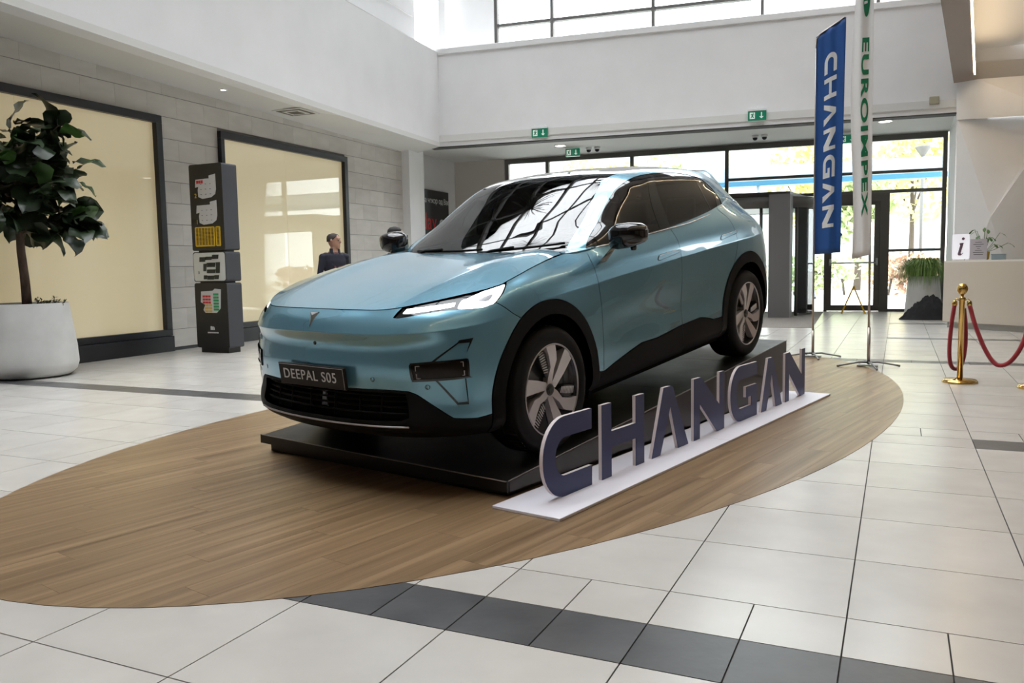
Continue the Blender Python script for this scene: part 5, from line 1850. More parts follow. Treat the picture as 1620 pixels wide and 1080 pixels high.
    for f in me.polygons:
        c = f.center / k
        wr = (abs(c.x) > .20 and c.z < .93 and not arms) or (arms and any(min((Vector((s * a[2][0], a[2][1], a[2][2])) - c).length for a in [arms[s]]) < .11 for s in arms))
        if c.z > 1.475 or wr: idx.append(0)
        elif c.z > .88 or abs(c.x) > .19: idx.append(1)
        elif c.z > .085: idx.append(2)
        else: idx.append(3)
    me.polygons.foreach_set('material_index', idx)
    me.polygons.foreach_set('use_smooth', [True] * len(me.polygons))
    # hair cap
    hm_ = MB()
    vs, fs = [], []
    ns = 16
    rows_ = [(1.64, .078, .100, -.012, PI * .98, PI * 2.02), (1.69, .082, .107, -.006, PI * .85, PI * 2.15), (1.725, .076, .100, -.006, PI * .72, PI * 2.28), (1.755, .052, .070, -.009, PI * .5, PI * 2.5), (1.770, .012, .016, -.010, PI * .5, PI * 2.5)]
    if long_hair: rows_ = [(1.45, .075, .06, -.06, PI * 1.0, PI * 2.0), (1.55, .088, .10, -.03, PI * .95, PI * 2.05)] + rows_
    for z, a, b, yo, t0, t1 in rows_:
        for q in range(ns + 1):
            t = t0 + (t1 - t0) * q / ns
            vs.append(tuple(Vector(hr((a * math.cos(t), b * math.sin(t) + yo, z))) * k))
    for i in range(len(rows_) - 1):
        for q in range(ns):
            c = i * (ns + 1) + q
            fs.append((c, c + 1, c + ns + 2, c + ns + 1))
    hm_.add(vs, fs, True)
    ho_ = hm_.build('hair', hair, p, fix=False)
    sm = ho_.modifiers.new('t', 'SOLIDIFY'); sm.thickness = .012 * k
    for s in (1, -1):
        MB().lathe([(.0005, -.009 * k), (.008 * k, -.005 * k), (.009 * k, 0), (.006 * k, .007 * k), (.0005, .009 * k)], 10, c=tuple(Vector(hr((s * .030, .090, 1.655))) * k)).build('eye', ink_black, p)
    return p, k


pm, k = person((-7.90, 10.48, 0), math.radians(122), 1.76, skin_tan, cloth_navy, cloth_jeans, hair_grey, turn=math.radians(45), label='man in a dark navy jacket standing behind the bonnet looking towards the doors', arms={1: [(.185, 0, 1.40), (.25, .02, 1.13), (.20, .16, .98)], -1: [(.185, 0, 1.40), (.25, -.04, 1.13), (.23, .06, .90)]})
MB().hexa([(-.055, .085, 1.20), (.055, .085, 1.20), (.05, .128, 1.20), (-.05, .128, 1.20)], [(-.045, .05, 1.47), (.045, .05, 1.47), (.04, .085, 1.47), (-.04, .085, 1.47)]).build('shirt_front', cloth_plaid, pm, bevel=.008)
for s in (1, -1):
    MB().hexa([(s * .05, .09, 1.25), (s * .09, .085, 1.28), (s * .09, .11, 1.28), (s * .05, .125, 1.25)], [(s * .040, .045, 1.535), (s * .080, .01, 1.535), (s * .084, .035, 1.535), (s * .045, .075, 1.535)]).build('jacket_collar', cloth_navy, pm, bevel=.006)
person((-6.12, 9.47, 0), math.radians(40), 1.76, skin_tan, cloth_blue, cloth_jeans, hair_black, 'dark haired person in a blue jacket mostly hidden behind the windscreen')
person(tuple(on_desk(1.75, 1.75, 0)), math.radians(200), 1.62, skin_fair, cloth_navy, cloth_jeans, hair_black, 'dark haired person behind the reception desk at the picture edge', long_hair=True)
person((-2.75, 29.6, -.03), math.radians(-80), 1.78, skin_fair, cloth_blue, cloth_pale, hair_black, 'passer-by in pale jeans walking past outside the glass door', stride=.26)

# outlines on the car body, in car space
LINES = {'headlight': [(0.525, -0.775, 0.877), (0.533, -0.75, 0.9), (0.546, -0.724, 0.92), (0.651, -0.621, 0.936), (0.736, -0.503, 0.953), (0.804, -0.382, 0.971), (0.842, -0.241, 0.994), (0.853, -0.235, 0.984), (0.872, -0.301, 0.949), (0.879, -0.379, 0.907), (0.869, -0.412, 0.9), (0.848, -0.462, 0.891), (0.774, -0.556, 0.892), (0.705, -0.628, 0.893), (0.622, -0.71, 0.882), (0.547, -0.766, 0.872)],
    'drl': [(0.558, -0.738, 0.897), (0.566, -0.715, 0.915), (0.741, -0.537, 0.928), (0.746, -0.556, 0.913), (0.582, -0.723, 0.896)],
    'lamp': [(0.764, -0.548, 0.905), (0.758, -0.507, 0.934), (0.77, -0.485, 0.939), (0.804, -0.386, 0.969), (0.843, -0.259, 0.989), (0.855, -0.269, 0.974), (0.875, -0.377, 0.913), (0.867, -0.408, 0.905), (0.85, -0.451, 0.896), (0.781, -0.538, 0.899)],
    'lamp_dark': [(0.812, -0.451, 0.928), (0.822, -0.411, 0.942), (0.842, -0.359, 0.952), (0.849, -0.362, 0.944), (0.853, -0.402, 0.922), (0.831, -0.438, 0.921)],
    'fog': [(0.606, -0.774, 0.63), (0.613, -0.769, 0.641), (0.627, -0.761, 0.646), (0.829, -0.623, 0.653), (0.844, -0.605, 0.652), (0.851, -0.597, 0.643), (0.854, -0.601, 0.565), (0.848, -0.61, 0.556), (0.634, -0.764, 0.55), (0.62, -0.771, 0.555), (0.613, -0.775, 0.568)],
    'fog_in': [(0.618, -0.769, 0.626), (0.638, -0.758, 0.635), (0.834, -0.619, 0.644), (0.844, -0.607, 0.638), (0.847, -0.61, 0.573), (0.841, -0.618, 0.565), (0.639, -0.762, 0.562), (0.627, -0.768, 0.567)],
    'trim_up': [(0.708, -0.716, 0.649), (0.808, -0.624, 0.735), (0.815, -0.614, 0.747), (0.859, -0.558, 0.751), (0.835, -0.616, 0.651)],
    'trim_up_in': [(0.721, -0.708, 0.648), (0.813, -0.619, 0.732), (0.85, -0.577, 0.731), (0.839, -0.612, 0.651)],
    'trim_dn': [(0.723, -0.715, 0.551), (0.804, -0.657, 0.422), (0.846, -0.614, 0.418), (0.843, -0.616, 0.553)],
    'trim_dn_in': [(0.734, -0.708, 0.55), (0.809, -0.652, 0.432), (0.842, -0.617, 0.432), (0.838, -0.621, 0.553)],
    'bumper_low': [(0.47, -0.823, 0.507), (0.592, -0.782, 0.5), (0.635, -0.762, 0.48), (0.695, -0.732, 0.431), (0.796, -0.68, 0.355), (0.872, -0.591, 0.342), (0.911, -0.502, 0.346)],
    'lip': [(0.0, -0.897, 0.317), (0.27, -0.883, 0.316), (0.431, -0.856, 0.311), (0.599, -0.804, 0.31)],
    'arch_out': [(0.911, -0.502, 0.346), (0.914, -0.487, 0.45), (0.924, -0.454, 0.589), (0.936, -0.378, 0.71), (0.936, -0.249, 0.801), (0.935, -0.032, 0.868), (0.935, 0.107, 0.866), (0.936, 0.215, 0.837), (0.938, 0.339, 0.755), (0.935, 0.438, 0.645), (0.934, 0.5, 0.519), (0.932, 0.525, 0.353)],
    'fender_split': [(0.881, -0.376, 0.905), (0.934, -0.258, 0.811)],
    'door_f': [(0.819, 0.622, 1.076), (0.872, 0.582, 1.018), (0.905, 0.573, 0.95), (0.926, 0.576, 0.816), (0.928, 0.586, 0.612), (0.931, 0.567, 0.35)],
    'door_b': [(0.844, 1.713, 1.138), (0.882, 1.733, 1.059), (0.906, 1.724, 0.979), (0.907, 1.712, 0.656), (0.921, 1.689, 0.459), (0.926, 1.692, 0.34)],
    'clad_top': [(0.931, 0.556, 0.349), (0.929, 0.696, 0.376), (0.923, 1.072, 0.439), (0.922, 1.296, 0.433), (0.921, 1.679, 0.46), (0.923, 1.977, 0.467), (0.925, 2.061, 0.454), (0.928, 2.21, 0.418), (0.932, 2.423, 0.413)],
    'clad_bot': [(0.87, 0.708, 0.235), (0.87, 1.366, 0.235), (0.898, 1.735, 0.265), (0.897, 2.536, 0.263)],
    'rdoor_rear': [(0.807, 2.638, 1.226), (0.853, 2.712, 1.16), (0.909, 2.715, 1.057)],
    'handle_f': [(0.908, 1.375, 0.957), (0.903, 1.401, 0.978), (0.902, 1.442, 0.984), (0.902, 1.668, 0.995), (0.904, 1.702, 0.989), (0.907, 1.689, 0.976), (0.909, 1.468, 0.957), (0.909, 1.407, 0.951)],
    'handle_r': [(0.915, 2.414, 1.012), (0.909, 2.442, 1.035), (0.908, 2.484, 1.042), (0.909, 2.721, 1.057), (0.911, 2.75, 1.052), (0.916, 2.721, 1.038), (0.916, 2.502, 1.018), (0.917, 2.448, 1.01)],
    'hood_side': [(0.84, -0.168, 1.008), (0.83, 0.084, 1.039), (0.805, 0.327, 1.06)],
    'rear_arch': [(0.932, 2.423, 0.413), (0.934, 2.464, 0.553), (0.941, 2.581, 0.69), (0.947, 2.767, 0.833), (0.947, 2.976, 0.876), (0.939, 3.179, 0.836), (0.922, 3.356, 0.755)],
    'dlo': [(0.781, 0.672, 1.083), (0.715, 0.929, 1.246), (0.671, 1.158, 1.383), (0.657, 1.312, 1.458), (0.65, 1.534, 1.521), (0.65, 1.812, 1.544), (0.65, 2.112, 1.545), (0.657, 2.42, 1.523), (0.668, 2.612, 1.487), (0.691, 2.736, 1.425), (0.731, 2.772, 1.357), (0.767, 2.786, 1.292), (0.777, 2.779, 1.264), (0.791, 2.65, 1.232), (0.81, 2.4, 1.199), (0.83, 2.026, 1.165), (0.837, 1.706, 1.148), (0.839, 1.401, 1.132), (0.832, 0.826, 1.103)],
    'glass_f': [(0.796, 0.701, 1.094), (0.742, 0.925, 1.228), (0.693, 1.17, 1.373), (0.681, 1.306, 1.439), (0.685, 1.507, 1.491), (0.685, 1.684, 1.513), (0.833, 1.572, 1.157)],
    'glass_r': [(0.683, 1.788, 1.518), (0.679, 2.053, 1.523), (0.674, 2.333, 1.513), (0.681, 2.469, 1.49), (0.73, 2.494, 1.388), (0.795, 2.514, 1.233), (0.823, 2.075, 1.184), (0.832, 1.728, 1.165)],
    'glass_q': [(0.681, 2.492, 1.487), (0.687, 2.642, 1.448), (0.721, 2.716, 1.381), (0.766, 2.687, 1.301), (0.785, 2.653, 1.252), (0.794, 2.532, 1.232), (0.729, 2.522, 1.387)],
    'ws_edge': [(0.672, 0.636, 1.12), (0.627, 0.925, 1.287), (0.553, 1.24, 1.474), (0.524, 1.308, 1.51)],
    'ws_top': [(0.524, 1.308, 1.51), (0.337, 1.278, 1.523), (0.157, 1.279, 1.535), (0.0, 1.248, 1.524)]}

# ------------------------------------------------------------------ car: materials
paint = mat('car_paint_teal', (.195, .425, .555), rough=.27, metal=.68, coat=1.0, coat_rough=.012)
black_plastic = mat('black_plastic', (.008, .0078, .008), rough=.55, spec=.12)
gloss_black = mat('gloss_black', (.006, .006, .007), rough=.06, coat=.6)
void_black = mat('wheel_well_black', (.004, .004, .004), rough=.9, spec=.1)
rubber = mat('tyre_rubber', (.007, .007, .0075), rough=.6, spec=.25)
rim_silver = mat('machined_silver', (.70, .66, .67), rough=.28, metal=.6)
rim_black = mat('rim_black', (.012, .012, .014), rough=.25, coat=.3)
chrome = mat('chrome', (.80, .80, .80), rough=.10, metal=1.0)
satin_silver = mat('satin_silver', (.48, .45, .46), rough=.28, metal=.9)
lamp_white = mat('headlight_glow', (.95, .97, 1.0), rough=.3, emit=(.95, .98, 1.0), estr=5.0)
lamp_grey = mat('headlight_reflector', (.55, .57, .60), rough=.2, metal=.6)
dark_glass = mat('dark_lens', (.012, .009, .008), rough=.08, spec=.3)
screen_glass = glass_mat('windscreen_glass', (.72, .80, .78), .6, ior=2.15)
tint_glass = glass_mat('tinted_glass', (.46, .38, .34), .34, ior=1.95)
roof_black = mat('glass_roof_black', (.012, .013, .015), rough=.03, coat=1.0)
cabin_dark = mat('cabin_trim', (.02, .019, .018), rough=.7)
cabin_tan = mat('seat_leather', (.16, .10, .075), rough=.5)
plate_brown = mat('plate_dark', (.020, .016, .015), rough=.5, spec=.25)
plate_text = mat('plate_lettering', (.55, .54, .53), rough=.4)

car = empty('electric_car', label='teal blue electric SUV parked nose down on the black ramp', cat='car')
_mw = Matrix(CAR_M.T.tolist()).to_4x4()
_mw.translation = Vector(CAR_O)
car.matrix_world = _mw

VT = float(LOW.vk[-1])
T = {k: None for k in LINES}


def low(k):
    return [tuple(p) for p in LOW.near(LINES[k])]


def cab(k):
    return [tuple(p) for p in CAB.near(LINES[k])]


RA = .508
HUBS = (0.0, 2.88)
HZ = .362


def arch(yc, a0, a1, r=RA, n=24):
    """points of a wheel-arch circle on the body; angles in degrees, 0 = towards the tail, 90 = up"""
    return [tuple(p) for p in LOW.side([(yc + r * math.cos(math.radians(a0 + (a1 - a0) * k / n)), HZ + r * math.sin(math.radians(a0 + (a1 - a0) * k / n))) for k in range(n + 1)])]


def top_run(u0, u1, n=20):
    return [(u0 + (u1 - u0) * k / n, VT) for k in range(n + 1)]


hl = low('headlight')
hl_top = [(p[0], VT) for p in hl[2:8]]
split = low('fender_split')
split[1] = arch(0, 119, 119.1, n=1)[0]
blow = low('bumper_low')
blow[-1] = arch(0, 181.5, 181.6, n=1)[0]
df, db = smooth_poly(low('door_f')), smooth_poly(low('door_b'))
ct = low('clad_top')
rd = low('rdoor_rear')
hl_low = [hl[0], hl[15], hl[14], hl[13], hl[12], hl[11], hl[10]]

# painted nose and bumper
nose = top_run(0, hl_top[0][0]) + [hl[1]] + smooth_poly(hl_low + [split[0]], 2) + [split[1]] + arch(0, 121, 180, n=18) + blow[::-1] + [LOW.front([(0.001, .505)])[0]]
nose[-1] = (0.0, float(nose[-1][1]))
fogp = smooth_poly(low('fog'), 3, True)
net_panel('front_bumper', LOW, nose, paint, car, mirror=True, step=.022)
# wings
u_a = LOW.near([(.80, .60, 1.09)])[0][0]
wing = [hl_top[-1]] + top_run(hl_top[-1][0], df[0][0])[1:] + df + arch(0, 0, 119, n=40)[0:] + [split[0], hl[9], hl[8]]
net_panel('front_wing', LOW, wing, paint, car, both=True, step=.024)
# doors
ctA = [p for p in ct if p[0] < db[-5][0]]
dbm = [p for p in db if p[1] > ct[4][1] - .002]
dfm = [p for p in df if p[1] > ct[0][1] - .002]
fdoor = top_run(df[0][0], db[0][0]) + dbm + [ct[4]] + ct[3:0:-1] + df[::-1][:-1]
door_objs = net_panel('front_door', LOW, fdoor, paint, car, both=True, step=.03)
ra = arch(2.88, 176, 125, r=.515, n=16)
rdoor_line = smooth_poly([rd[0], rd[1], rd[2], LOW.side([(2.69, .95)])[0], LOW.side([(2.64, .86)])[0], ra[-1]], 4)
rdoor = top_run(db[0][0], rd[0][0]) + rdoor_line + ra[::-1][1:] + ct[8:4:-1] + [ct[4]] + dbm[::-1]
rear_doors = net_panel('rear_door', LOW, rdoor, paint, car, both=True, step=.03)
# tail and rear quarters in one skin
tail = top_run(rd[0][0], float(LOW.uk[-1]), 40) + [(float(LOW.uk[-1]), float(LOW.vk[1]) + .02), (LOW.side([(3.385, .36)])[0][0], float(LOW.vk[1]) + .05)] + arch(2.88, 0, 125, r=.515, n=30) + rdoor_line[::-1][1:]
net_panel('rear_body', LOW, tail, paint, car, mirror=True, step=.04)

# black cladding: wheel arches, sills, lower nose and tail
def ring(yc, a0, a1, r0, r1, n=36):
    return arch(yc, a0, a1, r0, n) + arch(yc, a1, a0, r1, n)


net_panel('front_arch_cladding', LOW, ring(0, -14, 195, RA, .425), black_plastic, car, both=True, off=.006, step=.03, thick=.05)
net_panel('rear_arch_cladding', LOW, ring(2.88, -14, 195, .515, .425), black_plastic, car, both=True, off=.006, step=.03, thick=.05)
v1 = float(LOW.vk[1])
sa0 = arch(0, 0, -14, n=6)
sill_f = ct[0:1] + ct[1:4] + [ct[4]] + [(db[-1][0], 0.02)] + [(arch(0, -13, -13.1, n=1)[0][0], 0.02)] + sa0[::-1]
net_panel('sill_cladding', LOW, sill_f, black_plastic, car, both=True, off=.005, step=.04)
ra0 = arch(2.88, 176, 193, r=.515, n=6)
sill_r = [ct[4]] + ct[5:] + ra0 + [(ra0[-1][0], 0.02), (db[-1][0], 0.02)]
net_panel('sill_cladding', LOW, sill_r, black_plastic, car, both=True, off=.005, step=.04)
tail_low = [(LOW.side([(3.385, .36)])[0][0], v1 + .05), (float(LOW.uk[-1]), v1 + .02), (float(LOW.uk[-1]), 0.0), (arch(2.88, -13, -13.1, n=1)[0][0], 0.0)] + arch(2.88, -13, 0, r=.515, n=6)
net_panel('rear_skirt', LOW, tail_low, black_plastic, car, mirror=True, step=.04)
lownose = [(0.0, float(nose[-1][1]))] + blow + arch(0, 183, 194, n=4) + [(arch(0, 195, 195.1, n=1)[0][0], 0.0), (0.0, 0.0)]
gr = LOW.front([(0.0, .345), (.40, .345), (.555, .350), (.60, .365), (.575, .485), (.50, .492), (0.0, .492)])
gr = [tuple(p) for p in gr]
gr[0] = (0.0, gr[0][1]); gr[-1] = (0.0, gr[-1][1])
net_panel('lower_front_trim', LOW, lownose, black_plastic, car, holes=[gr], mirror=True, step=.025, thick=.06)
g_in = inset(gr, -.012)
g_in = [(max(0.0, p[0]), p[1]) for p in g_in]
grille = net_panel('lower_grille', LOW, g_in, void_black, car, mirror=True, off=-.045, gap=0, step=.03)[0]
for zz in (.378, .410, .440, .470):
    pts = [LOW.at([LOW.front([(x, zz)])[0]])[0] + np.array([0, .030, 0]) for x in np.linspace(0, .57, 10)]
    full = [(-p[0], p[1], p[2]) for p in pts[::-1]][:-1] + [tuple(p) for p in pts]
    MB().tube(full, .005, 6).build('grille_slat', black_plastic, grille)
for x in (-.42, -.28, -.10, .10, .28, .42):
    a = LOW.at([LOW.front([(abs(x), .35)])[0]])[0]; b = LOW.at([LOW.front([(abs(x), .49)])[0]])[0]
    MB().tube([(x, a[1] + .036, .35), (x, b[1] + .036, .49)], .006, 6).build('grille_bar', black_plastic, grille)
MB().hexa([(-.035, -.845, .355), (.035, -.845, .355), (.03, -.80, .355), (-.03, -.80, .355)], [(-.012, -.835, .465), (.012, -.835, .465), (.03, -.80, .465), (-.03, -.80, .465)]).build('radar_block', gloss_black, grille, bevel=.004)
pts = [LOW.at([LOW.front([(x, .318)])[0]])[0] + np.array([0, -.004, 0]) for x in np.linspace(0, .60, 14)]
full = [(-p[0], p[1], p[2]) for p in pts[::-1]][:-1] + [tuple(p) for p in pts]
MB().tube(full, .0055, 8).build('chin_strip', satin_silver, car, label='thin satin silver strip along the chin')

# bonnet
hood_half = [(0, -.826)] + [tuple(LOW.at([(u, VT)])[0][:2]) for u in np.linspace(.04, LOW.near([(.778, .40, 1.09)])[0][0], 60)] + [(.735, .437), (.68, .452), (.52, .452), (.30, .430), (0, .415)]


def hood_ev(V):
    return np.array([(x, y, hood_pt(x, y)) for x, y in V])


def hood_n(V):
    e = .004
    out = []
    for x, y in V:
        zx = (hood_pt(x + e, y) - hood_pt(x - e, y)) / (2 * e)
        zy = (hood_pt(x, y + e) - hood_pt(x, y - e)) / (2 * e)
        n = np.array([-zx, -zy, 1.0])
        out.append(n / np.linalg.norm(n))
    return np.array(out)


hm = panel_mesh('bonnet', hood_ev, hood_n, [(0.0 if p[0] < .008 else p[0], p[1]) for p in inset(hood_half, .0025)], step=.025, mirror=True)
hm.materials.append(paint)
link('bonnet', hm, car)
# cowl below the windscreen, with the wipers
cw = MB()
row = [(x, .41 + .04 * (abs(x) / .72) ** 2, 1.045) for x in np.linspace(-.76, .76, 25)]
row2 = [(x, .475 + .16 * (abs(x) / .76) ** 2, 1.078 + .012 * (abs(x) / .76)) for x in np.linspace(-.76, .76, 25)]
row0 = [(x, .385 + .04 * (abs(x) / .72) ** 2, 1.03) for x in np.linspace(-.76, .76, 25)]
for A, B in ((row0, row), (row, row2)):
    for i in range(24): cw.add([A[i], A[i + 1], B[i + 1], B[i]], [(0, 1, 2, 3)], True)
cw.build('cowl', black_plastic, car, fix=False)
for s in (1, -1):
    q = [(.735, .44), (.778, .43), (.80, .52), (.812, .62), (.822, .72), (.80, .72), (.745, .655), (.69, .615), (.665, .56), (.68, .46)]
    zf = [hood_pt(.735, .44), hood_pt(.778, .43) - .002, 1.088, 1.094, 1.100, 1.103, 1.100, 1.097, 1.094, 1.094]
    mb = MB()
    vs = [(s * a, b, z) for (a, b), z in zip(q, zf)] + [(s * a, b, z - .05) for (a, b), z in zip(q, zf)]
    n = len(q)
    mb.add(vs, [tuple(range(n)), tuple(range(2 * n - 1, n - 1, -1))] + [(i, i + n, (i + 1) % n + n, (i + 1) % n) for i in range(n)])
    mb.build('pillar_foot', paint, car)

# lights
head = net_panel('headlight', LOW, hl[:2] + hl_top + hl[8:], gloss_black, car, both=True, off=-.010, gap=.002, step=.02)
for o, m in zip(head, (False, True)):
    for nm, k, mt, of, holes in (('daylight_strip', 'drl', lamp_white, -.004, ()), ('lamp_unit', 'lamp', lamp_white, -.004, ('lamp_dark',)), ('reflector', 'lamp_dark', lamp_grey, -.006, ())):
        poly = [(p[0], min(p[1], VT - .006)) for p in low(k)]
        me = panel_mesh(nm, LOW.at, LOW.normal, smooth_poly(poly, 2, True) if nm != 'daylight_strip' else poly, [smooth_poly(low(h), 2, True) for h in holes], step=.015, off=of, thick=.01)
        me.materials.append(mt)
        link(nm, mirrored(me) if m else me, o)
fogo = net_panel('fog_lamp', LOW, fogp, gloss_black, car, both=True, off=.007, gap=0, step=.02, holes=[smooth_poly(low('fog_in'), 3, True)], thick=.02)
for o, m in zip(fogo, (False, True)):
    me = panel_mesh('lens', LOW.at, LOW.normal, smooth_poly(low('fog_in'), 3, True), step=.02, off=.003, thick=.004)
    me.materials.append(dark_glass)
    link('lens', mirrored(me) if m else me, o)
    fi = LINES['fog_in']
    C4 = [np.array(fi[0]), np.array(fi[2]) , np.array(fi[4]), np.array(fi[6])]
    cen = sum(C4) / 4
    corners = [(fi[0], fi[1]), (fi[3], fi[2]), (fi[4], fi[5]), (fi[7], fi[6])]
    for i, (pa, pb) in enumerate(corners):
        pa, pb = np.array(pa), np.array(pb)
        c = (pa + pb) / 2
        c = c + (cen - c) * .06
        dz = np.array([0, 0, .024 if c[2] < cen[2] else -.024])
        dx = (cen - c); dx[2] = 0; dx = dx / np.linalg.norm(dx) * .022
        o2 = np.array([.003, -.005, 0])
        P3 = [c + dz + o2, c + o2, c + dx + o2]
        if m: P3 = [np.array([-p[0], p[1], p[2]]) for p in P3]
        MB().tube([tuple(p) for p in P3], .0028, 6).build('corner_bracket', satin_silver, o)
for ko, ki in (('trim_up', 'trim_up_in'), ('trim_dn', 'trim_dn_in')):
    net_panel('bumper_inlay', LOW, low(ko), gloss_black, car, both=True, off=.002, gap=0, step=.02, holes=[low(ki)], thick=.01)
# parking sensors and nose camera
for (x, z) in ((.685, .520), (-.685, .520), (.40, .56), (-.52, .56)):
    p = LOW.at([LOW.front([(abs(x), z)])[0]])[0]; nn = LOW.normal([LOW.front([(abs(x), z)])[0]])[0]
    if x < 0: p[0] *= -1; nn[0] *= -1
    c = Vector(p) - Vector(nn) * .004
    MB().tube([c, c + Vector(nn) * .0055], .011, 16).build('parking_sensor', paint, car)
    MB().tube([c, c + Vector(nn) * .0045], .013, 16).build('sensor_ring', black_plastic, car)
p = LOW.at([LOW.front([(0.001, .735)])[0]])[0]
MB().lathe([(.001, -.008), (.008, -.006), (.011, 0), (.011, .01)], 14, c=(0, 0, 0)).build('nose_camera', gloss_black, car).matrix_local = Matrix.Translation((0.0, p[1], .735)) @ Matrix.Rotation(-PI / 2, 4, 'X')

# badge: three facets meeting in a ridge, like a split shield
bp = {k: LOW.at([LOW.front([(x, z)])[0]])[0] for k, (x, z) in dict(t1=(.0, .905), b=(.0, .826)).items()}
yb = lambda z: float(np.interp(z, [.826, .905], [bp['b'][1], bp['t1'][1]]))
bd = MB()
A_, B_, C_, D_ = (-.030, yb(.898) - .006, .900), (.034, yb(.898) - .006, .902), (.0, yb(.826) - .006, .824), (.002, yb(.885) - .018, .886)
base = [(q[0] * 1.0, q[1] + .012, q[2]) for q in (A_, B_, C_)]
bd.add([A_, B_, C_, D_] + base, [(0, 3, 1), (0, 2, 3), (3, 2, 1), (0, 1, 5, 4), (1, 2, 6, 5), (2, 0, 4, 6)])
bd.build('badge', chrome, car)

# number plate with its lettering
pl = MB().box(-.268, .268, -.010, .010, -.060, .060).build('number_plate', plate_brown, car, bevel=.004)
pl.matrix_local = Matrix.Translation((0, -.905, .563)) @ Matrix.Rotation(math.radians(3), 4, 'X')
MB().box(-.20, .20, 0, .05, -.05, .05).build('plate_mount', black_plastic, car).location = (0, -.895, .563)


me = text_mesh('DEEPAL S05', .078, .0012, 1.12, wd=.93)
me.materials.clear(); me.materials.append(plate_text)
w_ = max(v.co.x for v in me.vertices) - min(v.co.x for v in me.vertices)
for v in me.vertices: v.co.x *= .43 / w_
tx = link('lettering', me, pl, kind='stuff')
tx.matrix_local = Matrix.Translation((-.012, -.0112, 0)) @ Matrix.Rotation(PI / 2, 4, 'X')
MB().box(-.262, .262, -.0108, -.0095, .0535, .0555).build('plate_edge', satin_silver, pl)
MB().box(.2605, .2625, -.0108, -.0095, -.055, .0555).build('plate_edge', satin_silver, pl)

# ---- cabin
V0 = float(CAB.vk[1])
ws = smooth_poly(cab('ws_edge'))
wt = cab('ws_top')
wt[-1] = (0.0, wt[-1][1])
ws_poly = [(0.0, V0 - .01), (ws[0][0], V0 - .01)] + ws + smooth_poly(wt, 3)[1:]
net_panel('windscreen', CAB, ws_poly, screen_glass, car, mirror=True, step=.05, thick=.006, gap=.001)
dlo = smooth_poly(cab('dlo')[:12], 3) + cab('dlo')[12:]
g4v = float(CAB.vk[5])
st = CAB.uk
roof_line = smooth_poly([ws[-1], (st[4] + .01, g4v + .028), (st[6], g4v + .035), (st[8], g4v + .04), (st[10], g4v + .045), (st[11] + .1, g4v + .05), (st[12] - .02, g4v + .06)], 5)
rear_glass_edge = [(st[12] + .03, g4v - .03), (st[12] + .05, float(CAB.vk[3])), (st[12] + .06, V0 + .03)]
frame_poly = [(ws[0][0], V0 - .02)] + ws + roof_line[1:] + rear_glass_edge + [(st[12] + .06, V0 - .02)]
cabin = net_panel('cabin_frame', CAB, frame_poly, paint, car, holes=[dlo], both=True, step=.035, gap=0, thick=.015)
roof_poly = smooth_poly(wt, 3)[::-1] + roof_line + [(st[13], g4v + .05), (st[14], g4v + .05)] + [(st[14], float(CAB.vk[-1]) - .004), (0.0, float(CAB.vk[-1]) - .004)]
net_panel('glass_roof', CAB, roof_poly, roof_black, car, mirror=True, step=.05, gap=.001)
rg = [(st[12] + .06, V0 + .03)] + rear_glass_edge[1::-1] + [(st[13], g4v - .03), (st[14], g4v - .03), (st[14], V0 + .03)]
net_panel('rear_window', CAB, rg, dark_glass, car, mirror=True, step=.05)
# tail spoiler lip
spoil = [(st[12] - .02, g4v + .06), (st[13], g4v + .05), (st[14], g4v + .05), (st[14], g4v - .03), (st[13], g4v - .03), (st[12] + .03, g4v - .03)]
net_panel('roof_spoiler', CAB, spoil, paint, car, mirror=True, step=.03, gap=0, off=.004)
tg = [(st[12] + .06, V0 + .03), (st[14], V0 + .03), (st[14], V0 - .02), (st[12] + .06, V0 - .02)]
net_panel('tailgate_edge', CAB, tg, paint, car, mirror=True, step=.03, gap=0)
# side glass with its black surround and bright sill strip
gf, gq, grr = smooth_poly(cab('glass_f')[:6], 3) + cab('glass_f')[6:], smooth_poly(cab('glass_q'), 3, True), smooth_poly(cab('glass_r')[:4], 3) + cab('glass_r')[4:]
surround = net_panel('window_surround', CAB, dlo, gloss_black, car, holes=[gf, gq, grr], both=True, off=-.003, step=.04, gap=-.002, thick=.01)
for nm, poly in (('front_side_window', gf), ('rear_side_window', grr), ('quarter_window', gq)):
    net_panel(nm, CAB, poly, tint_glass, car, both=True, off=-.004, step=.06, gap=0, thick=.004)
for s in (1, -1):
    dl = LINES['dlo']
    pts = [CAB.at([p])[0] + CAB.normal([p])[0] * .004 for p in smooth_poly(cab('dlo')[12:] + [cab('dlo')[0]], 4)]
    MB().tube([(s * p[0], p[1], p[2]) for p in pts], .0055, 6).build('window_sill_strip', chrome, car, label='bright chrome strip under the side windows')
# wheel wells and underbody
for yc in HUBS:
    for s in (1, -1):
        mb = MB()
        n = 24
        ring1 = [(s * .905, yc + .445 * math.cos(a), HZ + .445 * math.sin(a)) for a in np.linspace(-.35, PI + .35, n)]
        ring2 = [(s * .60, p[1], p[2]) for p in ring1]
        ring3 = [(s * .90, yc + .55 * math.cos(a), max(.22, HZ + .52 * math.sin(a))) for a in np.linspace(-.35, PI + .35, n)]
        for i in range(n - 1):
            mb.add([ring1[i], ring1[i + 1], ring2[i + 1], ring2[i]], [(0, 1, 2, 3)], True)
        mb.add([ring2[i] for i in range(n)], [tuple(range(n))])
        mb.build('wheel_well', void_black, car, fix=False)
MB().box(-.86, .86, .46, 2.42, .21, .30).box(-.58, .58, -.62, 3.5, .215, .30).build('underbody', void_black, car)

